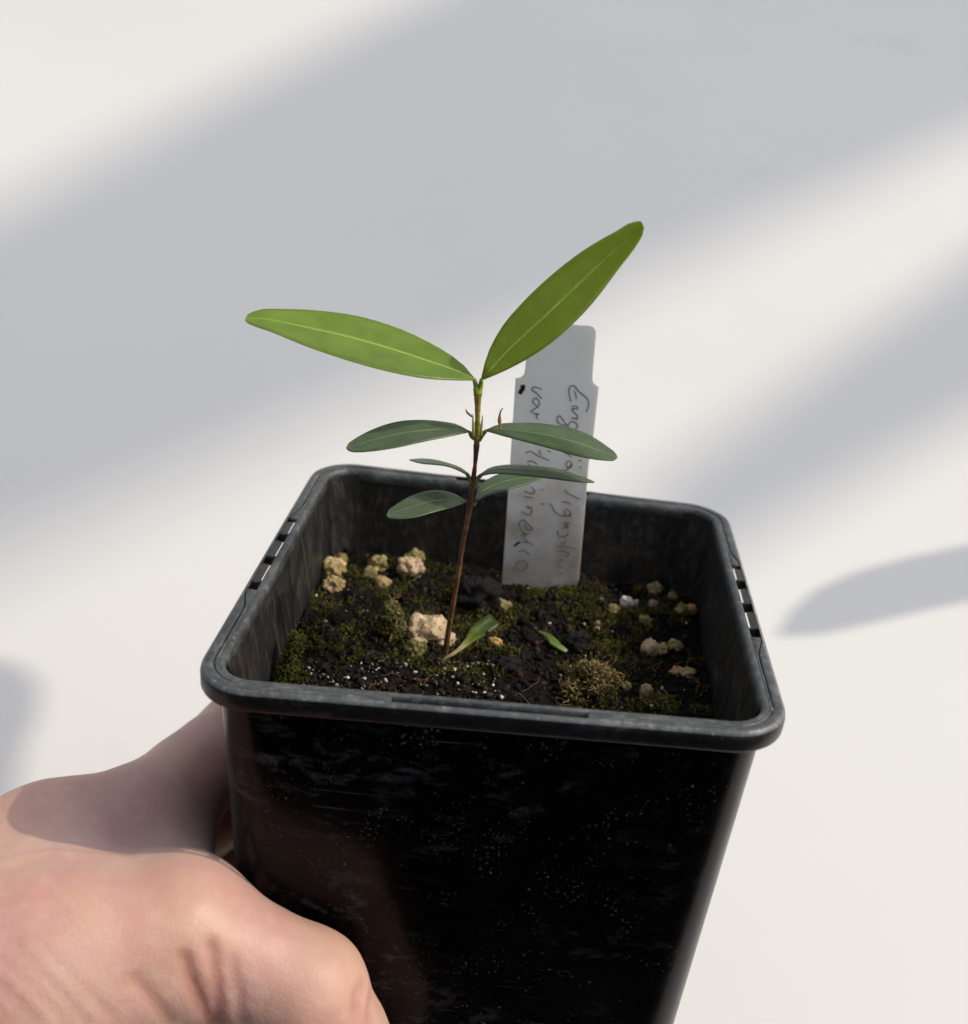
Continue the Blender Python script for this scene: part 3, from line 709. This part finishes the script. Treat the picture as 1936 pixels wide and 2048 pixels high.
def petiole(a_px, b_pt, mid_px, r0, r1, c0, c1, v=None):
    a = at_y(*a_px, ydep(v or a_px[1])); mid = at_depth(*mid_px, (depth_of(a) + depth_of(b_pt)) / 2)
    P = spline([a, mid, b_pt], 10); V, Fc = tube(P, np.linspace(r0, r1, 10), 8)
    C = np.repeat(np.linspace(c0, c1, 10), 8, 0); mesh_obj('petiole', V, Fc, M['petiole'], plant, colr=C)
GY = (0.17, 0.27, 0.02); GD = (0.10, 0.15, 0.025)
# top pair
V, mr = leaf(px1([(1064, 742)])[0], px1([(1066, 735), (1040, 700), (980, 647), (860, 575), (700, 505), (560, 465), (400, 442), (240, 434), (120, 440), (75, 460), (66, 478)]),
     px1([(1064, 742), (1000, 742), (850, 733), (700, 705), (500, 650), (300, 580), (180, 530), (95, 500), (72, 488), (66, 478)]), 1.15, -0.9, 0.10, True, 'bright young green leaf stretching left, seen from above', 0.15)
petiole((953.5, 790), V[5], px1([(1072, 762)])[0], 0.06, 0.035, GY, GY, 780)
V, mr = leaf(px1([(1098, 742)])[0], px1([(1096, 735), (1120, 640), (1180, 520), (1290, 390), (1420, 270), (1560, 165), (1690, 90), (1760, 52), (1795, 50), (1806, 78)]),
     px1([(1100, 742), (1150, 722), (1250, 675), (1400, 580), (1560, 430), (1700, 250), (1775, 150), (1800, 105), (1806, 78)]), -0.55, -0.7, -0.06, True, 'yellow green young leaf rising right, glowing with light from behind', 0.1)
petiole((957.5, 790), V[5], px1([(1094, 762)])[0], 0.06, 0.035, GY, GY, 780)
# second pair
V, mr = leaf(px1([(1045, 967)])[0], px1([(1045, 966), (990, 937), (920, 924), (850, 918), (720, 927), (620, 960), (545, 1000), (515, 1022), (508, 1034)]),
     px1([(1045, 968), (960, 986), (850, 1008), (700, 1040), (620, 1051), (560, 1055), (525, 1052), (510, 1043), (508, 1034)]), 0.75, -0.75, 0.06, False, 'dull green left leaf of the second leaf pair', 0.0)
petiole((953, 878), V[5], (943, 872), 0.05, 0.032, GD, GY, 885)
V, mr = leaf(px1([(1118, 962)])[0], px1([(1118, 960), (1180, 935), (1260, 930), (1400, 938), (1540, 970), (1640, 1030), (1680, 1062), (1690, 1080)]),
     px1([(1118, 964), (1180, 982), (1250, 1000), (1400, 1040), (1560, 1082), (1640, 1092), (1680, 1090), (1690, 1080)]), 0.75, -0.55, -0.13, False, 'dark green right leaf of the second leaf pair with a clear midrib', 0.0)
petiole((957, 880), V[5], (966, 868), 0.05, 0.032, GD, GY, 885)
# third pair (thin, edge on)
V, mr = leaf(px1([(1034, 1150)])[0], px1([(1036, 1148), (1010, 1128), (960, 1108), (880, 1089), (830, 1086), (783, 1090)]),
     px1([(1030, 1153), (1000, 1137), (950, 1118), (890, 1110), (830, 1104), (783, 1091)]), 0.55, 0.9, 0.02, False, 'narrow greyish leaf seen edge on, left of the stem', 0.1)
petiole((944, 968), V[5], (937, 953), 0.05, 0.032, GD, GD, 962)
V, mr = leaf(px1([(1100, 1150)])[0], px1([(1098, 1150), (1130, 1128), (1200, 1114), (1300, 1116), (1420, 1130), (1520, 1160), (1560, 1174), (1590, 1187)]),
     px1([(1102, 1158), (1140, 1150), (1200, 1151), (1300, 1160), (1400, 1171), (1500, 1184), (1560, 1189), (1590, 1188)]), 0.6, -0.5, -0.05, False, 'long narrow green leaf reaching right across the plant label', 0.0)
petiole((950, 968), V[5], (957, 955), 0.05, 0.032, GD, GD, 962)
# lowest pair
V, mr = leaf(px1([(1072, 1268)])[0], px1([(1070, 1262), (1085, 1215), (1120, 1180), (1170, 1155), (1230, 1142), (1290, 1145), (1330, 1156), (1358, 1168)]),
     px1([(1074, 1272), (1110, 1252), (1170, 1232), (1240, 1212), (1290, 1198), (1330, 1182), (1350, 1172), (1358, 1168)]), 0.7, 0.8, 0.05, False, 'dark leaf tucked under the long right leaf', 0.0)
petiole((946, 1010), V[5], (951, 1004), 0.045, 0.03, GD, GD, 1010)
V, mr = leaf(px1([(1030, 1272)])[0], px1([(1030, 1270), (980, 1240), (900, 1224), (800, 1245), (720, 1290), (690, 1315), (683, 1330)]),
     px1([(1031, 1276), (1000, 1287), (900, 1315), (780, 1345), (720, 1347), (690, 1341), (683, 1330)]), 0.8, -0.8, 0.07, False, 'oval green lowest leaf in front of the pot back wall', 0.0)
petiole((940, 1010), V[5], (935, 1005), 0.045, 0.03, GD, GD, 1010)
# stipules and buds at the second node
def thorn(name, pts, rad, cols):
    P = spline([at_y(u, v_, ydep(880) - 0.1 + dy) for u, v_, dy in pts], 12); V, Fc = tube(P, np.interp(np.linspace(0, 1, 12), np.linspace(0, 1, len(rad)), rad), 8)
    cs = np.array([np.interp(np.linspace(0, 1, 12), np.linspace(0, 1, len(cols)), np.array(cols)[:, q]) for q in range(3)]).T
    mesh_obj(name, V, Fc, M['petiole'], plant, colr=np.repeat(cs, 8, 0))
z3 = lambda x, y: (880 + x * 0.09595, 760 + y * 0.09595)
thorn('stipule', [(*z3(700, 1180), 0), (*z3(695, 980), 0), (*z3(685, 720), 0)], [0.03, 0.028, 0.012], [(0.30, 0.30, 0.05), (0.42, 0.38, 0.14), (0.55, 0.50, 0.30)])
thorn('stipule', [(*z3(850, 1170), 0), (*z3(868, 960), 0), (*z3(892, 735), 0)], [0.026, 0.022, 0.010], [(0.30, 0.30, 0.05), (0.42, 0.42, 0.18), (0.5, 0.48, 0.32)])
thorn('dry_scale', [(*z3(680, 760), 0), (*z3(600, 710), -.02), (*z3(555, 660), -.04), (*z3(540, 610), -.06)], [0.022, 0.02, 0.016, 0.006], [(0.20, 0.17, 0.08), (0.10, 0.09, 0.06), (0.06, 0.06, 0.055), (0.05, 0.05, 0.05)])
thorn('dry_bud', [(*z3(1265, 1050), -.12), (*z3(1250, 940), -.1), (*z3(1242, 780), -.1), (*z3(1255, 680), -.1), (*z3(1280, 620), -.1), (*z3(1320, 585), -.1)], [0.012, 0.018, 0.042, 0.02, 0.014, 0.007], [(0.40, 0.34, 0.10), (0.36, 0.25, 0.06), (0.34, 0.20, 0.03), (0.24, 0.10, 0.03), (0.13, 0.05, 0.04), (0.10, 0.045, 0.04)])

# ------------------------------------------------------------------ plant label
LY = 3.35
lab = empty('plant_label', at_y(1080, 1175, LY)); tag(lab, 'white plastic plant label with faded handwriting stuck in the soil', 'plant label')
LP = [(1003, 1178), (1022, 900), (1031, 757), (1042, 755.5), (1048, 750), (1050, 740), (1052, 717), (1057, 662), (1060, 652), (1068, 646), (1131, 648), (1181, 651.5), (1188, 654), (1192, 661), (1192.5, 670), (1186, 745), (1185.5, 758), (1187, 765), (1198, 774), (1187, 873), (1178, 925), (1158, 1160), (1148, 1210), (1070, 1240), (1012, 1215)]
F2 = [at_y(u, v_, LY) for u, v_ in LP]; nP = len(F2)
V = F2 + [p_ + np.array((0, 0.055, 0)) for p_ in F2]
Fc = [tuple(range(nP)), tuple(range(2 * nP - 1, nP - 1, -1))] + [(i, i + nP, (i + 1) % nP + nP, (i + 1) % nP) for i in range(nP)]
zz = np.array(V)[:, 2]; uv = np.c_[np.array(V)[:, 0], (zz - ZS) / 6.0]
o = mesh_obj('label_tag', V, Fc, M['label'], lab, smooth=False, uv=uv); bv = o.modifiers.new('edge', 'BEVEL'); bv.width = 0.00012; bv.segments = 2; bv.limit_method = 'ANGLE'
za = lambda P: [(1000 + x * 0.13095, 640 + y * 0.13098) for x, y in P]
zb = lambda P: [(1000 + x * 0.14608, 900 + y * 0.1461) for x, y in P]
def ink(strokes, mat, wpx, name):
    S = Soup()
    for s in strokes:
        w_ = wpx
        if len(s) == 1: s = [s[0], (s[0][0] + 1.2, s[0][1] + 1.6)]; w_ = wpx * 1.3
        P = spline(np.array(s), 6 * len(s)) if len(s) > 1 else np.array(s)
        P3 = np.array([at_y(u, v_, LY - 0.006) for u, v_ in P]); hw_ = w_ / 2 / (CAM_F / 23.5)
        n = len(P3); d = np.gradient(P3, axis=0); d /= np.linalg.norm(d, axis=1)[:, None] + 1e-9; sd = np.cross(d, (0, 1, 0)); sd /= np.linalg.norm(sd, axis=1)[:, None] + 1e-9
        ww = hw_ * (0.75 + 0.35 * np.sin(np.linspace(0.3, 2.9, n)) + 0.12 * rng.normal(size=n))[:, None]
        V = np.concatenate([P3 - sd * ww, P3 + sd * ww, P3 - sd * ww + (0, .008, 0), P3 + sd * ww + (0, .008, 0)])
        Fc = []
        for i in range(n - 1): Fc += [(i, i + 1, n + i + 1, n + i), (i, 2 * n + i, 2 * n + i + 1, i + 1), (n + i, n + i + 1, 3 * n + i + 1, 3 * n + i)]
        S.add(V, Fc)
    return S.build(name, mat, lab, smooth=False)
ink([za(s) for s in ([(1085, 1250), (1062, 1160), (1055, 1060), (1080, 1010), (1120, 1005), (1200, 1090), (1300, 1170), (1350, 1230), (1350, 1320), (1315, 1410)], [(1140, 1090), (1160, 1150), (1165, 1215)],
     [(1090, 1315), (1185, 1332), (1190, 1350), (1100, 1360), (1110, 1385), (1180, 1470), (1185, 1500), (1085, 1495)], [(1110, 1500), (1190, 1515)],
     [(1150, 1660), (1180, 1640), (1165, 1580), (1110, 1552), (1060, 1575), (1045, 1610)], [(1040, 1610), (950, 1605), (885, 1560), (872, 1500), (905, 1462), (945, 1500), (1000, 1580), (1050, 1640), (1150, 1680)])]
    + [zb(s) for s in ([(880, 30), (940, 60), (975, 100)], [(985, 165), (930, 150), (905, 190), (925, 240), (970, 235), (985, 185), (920, 270), (850, 290)], [(1075, 140), (1115, 150)], [(1090, 235), (1115, 235)],
     [(875, 550), (960, 610), (1040, 650), (1095, 675)], [(840, 710), (920, 715), (970, 745)], [(1055, 800), (1070, 806)], [(905, 800), (960, 850), (965, 895), (890, 890), (885, 820)], [(965, 890), (860, 905), (740, 830), (695, 745), (668, 735)],
     [(865, 985), (945, 1010), (885, 1035), (940, 1060), (850, 1070)], [(800, 1100), (790, 1150), (850, 1190), (930, 1150), (935, 1105)])], M['ink'], 2.6, 'handwriting')
ink([zb(s) for s in ([(775, 1325), (850, 1310), (960, 1330), (1045, 1352)], [(820, 1250), (880, 1285), (900, 1220)], [(810, 1375), (900, 1390), (945, 1425), (890, 1470)], [(810, 1500), (880, 1510)], [(800, 1590), (850, 1600)], [(820, 1680), (870, 1690)], [(975, 1560), (1005, 1568)])], M['ink_faint'], 2.8, 'handwriting')
ink([za(s) for s in ([(640, 1058), (560, 1030), (490, 1035), (490, 1060), (560, 1120), (640, 1205)], [(600, 1290), (600, 1250), (540, 1195), (505, 1225), (520, 1280), (580, 1315), (600, 1290)], [(590, 1320), (540, 1350), (460, 1400)], [(470, 1395), (530, 1430), (590, 1440), (560, 1460), (575, 1520)])]
    + [zb(s) for s in ([(345, 45), (400, 20), (520, 80), (680, 145)], [(540, 0), (545, 40), (570, 70)], [(700, 30), (650, 10)], [(370, 165), (410, 150), (510, 195)], [(390, 200), (420, 215)],
     [(325, 560), (440, 595), (470, 580), (430, 500)], [(330, 640), (450, 655)], [(355, 765), (400, 795), (440, 780)], [(290, 850), (420, 880), (435, 810), (375, 765)],
     [(275, 1060), (260, 1000), (320, 960), (370, 1000), (440, 1085), (395, 1095), (335, 1010)], [(285, 1075), (320, 1130), (400, 1155)], [(280, 1170), (350, 1150), (330, 1200), (385, 1255)], [(290, 1262), (380, 1265), (460, 1300)], [(565, 540), (590, 550)], [(560, 735), (605, 740)])], M['ink'], 2.6, 'handwriting')
ink([zb(s) for s in ([(250, 1390), (330, 1370), (410, 1440)], [(220, 1560), (300, 1505), (375, 1555), (360, 1620), (265, 1632), (220, 1560)])], M['ink_faint'], 2.8, 'handwriting')
ink([za([(345, 990), (350, 1040), (320, 1090), (300, 1130)])], M['ink_dark'], 8.5, 'ink_blot'); ink([zb([(195, 1320), (230, 1285), (275, 1262)])], M['ink_dark'], 4.5, 'ink_blot')

# ------------------------------------------------------------------ hand
def surface_nets(f, lo, step):
    s = f < 0; nx, ny, nz = f.shape
    corners = [(i, j, k_) for i in (0, 1) for j in (0, 1) for k_ in (0, 1)]
    sub = lambda a, c: a[c[0]:nx - 1 + c[0], c[1]:ny - 1 + c[1], c[2]:nz - 1 + c[2]]
    cntm = sum(sub(s, c).astype(np.int8) for c in corners); act = (cntm > 0) & (cntm < 8)
    idx = -np.ones(act.shape, np.int64); ii = np.argwhere(act); idx[act] = np.arange(len(ii))
    acc = np.zeros((len(ii), 3)); num = np.zeros(len(ii))
    vals = {c: f[ii[:, 0] + c[0], ii[:, 1] + c[1], ii[:, 2] + c[2]] for c in corners}
    for c in corners:
        for ax in range(3):
            if c[ax] == 0:
                d = list(c); d[ax] = 1; d = tuple(d); a, b = vals[c], vals[d]; m_ = (a < 0) != (b < 0)
                t = np.where(m_, a / np.where(m_, a - b, 1), 0); p = np.tile(np.array(c, float), (len(ii), 1)); p[:, ax] += t
                acc[m_] += p[m_]; num += m_
    V = (ii + acc / num[:, None]) * step + lo; Fc = []
    for ax in range(3):
        a = [slice(None)] * 3; b = [slice(None)] * 3; a[ax] = slice(0, -1); b[ax] = slice(1, None)
        ch = s[tuple(a)] != s[tuple(b)]; e = np.argwhere(ch)
        o1, o2 = [(1, 2), (2, 0), (0, 1)][ax]
        ok = (e[:, o1] > 0) & (e[:, o2] > 0) & (e[:, o1] < f.shape[o1] - 1) & (e[:, o2] < f.shape[o2] - 1); e = e[ok]
        d1 = np.zeros(3, int); d1[o1] = 1; d2 = np.zeros(3, int); d2[o2] = 1
        q = [idx[tuple((e - x).T)] for x in (0 * d1, d1, d1 + d2, d2)]
        ins = s[tuple(e.T)]
        Q = np.stack(q, 1); Q[~ins] = Q[~ins][:, ::-1]; Fc.append(Q)
    return V, np.concatenate(Fc)
def hand_points():
    Y = at_y
    w = dict(
        wrist=Y(-420, 2060, -6.6),
        i_mcp=Y(70, 1745, -3.3), i_a=Y(255, 1660, -2.2),
        i_pip=np.array((-5.15, 1.2, -4.95)), i_dip=np.array((-3.6, 5.0, -4.9)), i_tip=np.array((-1.6, 5.0, -5.1)),
        t_cmc=Y(-190, 2000, -6.2), t_mcp=Y(362, 1868, -4.95), t_ip=Y(612, 1985, -5.05), t_tip=Y(740, 2190, -4.85))
    return w
HP = hand_points()
def hand_mesh():
    lo = np.array((-14.5, -9.6, -12.0)); hi = np.array((0.8, 6.4, -0.6)); st = 0.095
    n = np.ceil((hi - lo) / st).astype(int)
    X, Yg, Z = [a.astype(np.float32) for a in np.meshgrid(*[lo[i] + st * np.arange(n[i]) for i in range(3)], indexing='ij')]
    def cone(a, b, ra, rb):
        a = np.asarray(a, float); b = np.asarray(b, float); d = b - a; L2 = d @ d
        t = np.clip(((X - a[0]) * d[0] + (Yg - a[1]) * d[1] + (Z - a[2]) * d[2]) / L2, 0, 1)
        return np.sqrt((X - a[0] - t * d[0]) ** 2 + (Yg - a[1] - t * d[1]) ** 2 + (Z - a[2] - t * d[2]) ** 2) - (ra + (rb - ra) * t)
    def smin(a, b, k_):
        h = np.clip(0.5 + 0.5 * (b - a) / k_, 0, 1); return b + (a - b) * h - k_ * h * (1 - h)
    p = HP; off = np.array((-0.1, 0.25, -1.75))
    palm = cone(p['wrist'], p['i_mcp'], 1.9, 1.25)
    knk = [p['i_mcp'] + off * i + np.array((0, (0, .35, .3, -.1)[i], 0)) for i in range(4)]
    for i in (1, 2, 3): palm = smin(palm, cone(p['wrist'] + np.array((0, 0, -0.7 * i)), knk[i], 1.7, 1.15 - 0.08 * i), 1.2)
    palm = smin(palm, cone(p['wrist'], p['wrist'] + np.array((-6, -7, -3.)), 2.1, 2.9), 1.0)
    # thumb
    th = smin(cone(p['t_cmc'], p['t_mcp'], 1.65, 1.18), cone(p['t_mcp'], p['t_ip'], 1.12, 0.93), 0.35)
    th = smin(th, cone(p['t_ip'], p['t_tip'], 0.98, 0.80), 0.3)
    hnd = smin(palm, th, 1.5)
    # web of muscle between thumb and index
    hnd = smin(hnd, cone(p['t_cmc'] * 0.5 + p['t_mcp'] * 0.5, p['i_mcp'] * 0.7 + p['i_a'] * 0.3, 1.1, 0.9), 1.4)
    # ball of the thumb, closing on the pot front
    hnd = smin(hnd, cone(p['t_mcp'] + np.array((-.6, -.1, -.8)), at_y(330, 2260, -5.0), 1.1, 1.5), 0.9)
    hnd = smin(hnd, cone(p['t_ip'] + np.array((-.5, .1, -.8)), at_y(480, 2300, -5.0), .8, 1.3), 0.7)
    hnd = smin(hnd, cone(p['t_mcp'] + np.array((-.3, .7, -.3)), p['i_a'] + np.array((.5, .5, -.9)), 0.85, 0.85), 0.8)
    # index
    idx = smin(cone(p['i_mcp'], p['i_a'], 1.15, 1.0), cone(p['i_a'], p['i_pip'], 1.0, 0.85), 0.6)
    idx = smin(idx, cone(p['i_pip'], p['i_dip'], 0.86, 0.74), 0.3); idx = smin(idx, cone(p['i_dip'], p['i_tip'], 0.74, 0.62), 0.25)
    hnd = smin(hnd, idx, 0.7)
    # other fingers, curled behind the pot, each lower than the one before
    for i, (ln, r) in enumerate(((0.4, 0.86), (0.1, 0.8), (-0.6, 0.68))):
        dz = -1.72 * (i + 1)
        a = knk[i + 1]; b = np.array((-4.95 + 0.09 * i, 1.2 + ln, -4.7 + dz)); c = np.array((-3.4, 4.75 - 0.12 * i, -4.9 + dz)); d = np.array((-1.0 - 0.5 * i, 4.85 - 0.12 * i, -5.1 + dz))
        f_ = smin(cone(a, b, r + 0.15, r), cone(b, c, r, r * 0.9), 0.3); f_ = smin(f_, cone(c, d, r * 0.9, r * 0.75), 0.25)
        hnd = smin(hnd, f_, 0.4)
    # the flesh flattens against the pot instead of entering it
    half = (W0 + TP * Z) + 0.02
    xs_ = X - SH * Yg
    qx, qy = np.abs(xs_) - (half - 0.8), np.abs(Yg) - (half - 0.8)
    potd = np.sqrt(np.maximum(qx, 0) ** 2 + np.maximum(qy, 0) ** 2) + np.minimum(np.maximum(qx, qy), 0) - 0.8
    k_ = 0.12; a_, b_ = hnd, -potd; h = np.clip(0.5 - 0.5 * (b_ - a_) / k_, 0, 1); hnd = b_ + (a_ - b_) * h + k_ * h * (1 - h)
    return surface_nets(hnd, lo, st)
HV, HF = hand_mesh()
# creases: thin folds pressed into the skin (as seen on the thumb side)
def proj(P):
    Y_ = (np.asarray(P) - CAM_C) @ CAM_R.T; return np.stack([968 + CAM_F * Y_[:, 0] / -Y_[:, 2], 1024 - CAM_F * Y_[:, 1] / -Y_[:, 2]], 1)
from mathutils.bvhtree import BVHTree
tree = BVHTree.FromPolygons([tuple(v) for v in HV], [tuple(map(int, f)) for f in HF])
def hit(u, v_):
    d = ray(u, v_); h = tree.ray_cast(Vector(CAM_C), Vector(d).normalized()); return None if h[0] is None else np.array(h[0])
zh = lambda x, y: (x * 0.47974, 1350 + y * 0.47974)
CRE = [([(770, 1180), (800, 1290), (840, 1380), (870, 1452)], 0.10, 0.065, 0.5), ([(880, 1130), (900, 1250), (905, 1350), (910, 1450)], 0.09, 0.055, 0.42), ([(560, 1270), (640, 1360), (700, 1440)], 0.10, 0.035, 0.25),
       ([(0, 790), (150, 745), (330, 745), (560, 770)], 0.10, -0.035, 0.0), ([(0, 1180), (120, 1290), (270, 1450)], 0.09, 0.022, 0.03), ([(60, 1130), (220, 1300), (360, 1452)], 0.09, 0.022, 0.03), ([(0, 1290), (80, 1370), (150, 1450)], 0.09, 0.022, 0.03), ([(180, 1140), (330, 1290), (470, 1440)], 0.09, 0.018, 0.03),
       ([(1515, 1290), (1490, 1330), (1480, 1400)], 0.09, 0.06, 0.25), ([(1555, 1330), (1540, 1390), (1545, 1450)], 0.08, 0.05, 0.2), ([(960, 1200), (990, 1330), (1000, 1450)], 0.10, 0.04, 0.15)]
red = np.zeros(len(HV)); nrm_ = np.zeros_like(HV)
fa = HV[HF]; fn = np.cross(fa[:, 2] - fa[:, 0], fa[:, 3] - fa[:, 1])
for q in range(4): np.add.at(nrm_, HF[:, q], fn)
nrm_ /= np.linalg.norm(nrm_, axis=1)[:, None] + 1e-12
disp = np.zeros(len(HV))
for pts, w_, dpt, rd in CRE:
    P = [hit(*q) for q in spline(np.array([zh(*q) for q in pts]), 26)]
    P = np.array([q for q in P if q is not None])
    if len(P) < 3: continue
    d = np.min(np.linalg.norm(HV[:, None, :] - P[None], axis=2), axis=1) if len(HV) * len(P) < 6e6 else np.min(np.stack([np.linalg.norm(HV - q, axis=1) for q in P]), 0)
    g = np.exp(-(d / w_) ** 2); disp += g * dpt; red = np.maximum(red, rd * np.exp(-(d / (w_ * 1.6)) ** 2))
# soft lumps of tendon and fat
nz = np.array([mnoise.noise(Vector(v * 0.8)) * 0.05 + mnoise.noise(Vector(v * 2.1)) * 0.018 for v in HV])
HV2 = HV - nrm_ * (disp - nz)[:, None]
person = empty('person', HP['wrist']); tag(person, 'left hand gripping the pot, thumb in front and fingers curled behind it', 'hand')
ho = mesh_obj('hand', HV2, HF, M['skin'], person, origin=HP['wrist'], colr=np.repeat(red[:, None], 3, 1))
ss = ho.modifiers.new('smooth', 'SUBSURF'); ss.levels = 1; ss.render_levels = 1

# dark clothing of the person behind the camera
wr = W(HP['wrist'] + np.array((-4.2, -4.9, -2.1)))[0]
S = Soup()
cx, cy = -0.02, -0.56
prof_t = [(-0.45, 0.19, 0.125), (-0.2, 0.185, 0.12), (0.0, 0.19, 0.12), (0.2, 0.205, 0.12), (0.38, 0.21, 0.11), (0.46, 0.17, 0.09), (0.50, 0.09, 0.07)]
V = []; Fc = []; n = 32
for z, a_, b_ in prof_t:
    for q in range(n):
        t_ = 2 * math.pi * q / n; V.append((cx + 1.15 * a_ * math.cos(t_), cy + b_ * math.sin(t_), z))
for i in range(len(prof_t) - 1):
    for q in range(n): Fc.append((i * n + q, i * n + (q + 1) % n, (i + 1) * n + (q + 1) % n, (i + 1) * n + q))
Fc += [tuple(range(n - 1, -1, -1)), tuple((len(prof_t) - 1) * n + q for q in range(n))]
S.add(V, Fc)
arm = [(-0.20, -0.46, 0.40), (-0.27, -0.44, 0.26), (-0.29, -0.36, 0.12), tuple((np.array((-0.29, -0.36, 0.12)) + wr) / 2 + (0, -0.01, -0.01)), tuple(wr)]
v, f = tube(spline(arm, 24), np.interp(np.linspace(0, 1, 24), [0, .3, .6, 1], [0.07, 0.06, 0.055, 0.042]), 20); S.add(v, f)
S.build('dark_sweater', M['cloth'], person, world=True, origin=tuple(W(HP['wrist'])[0]))
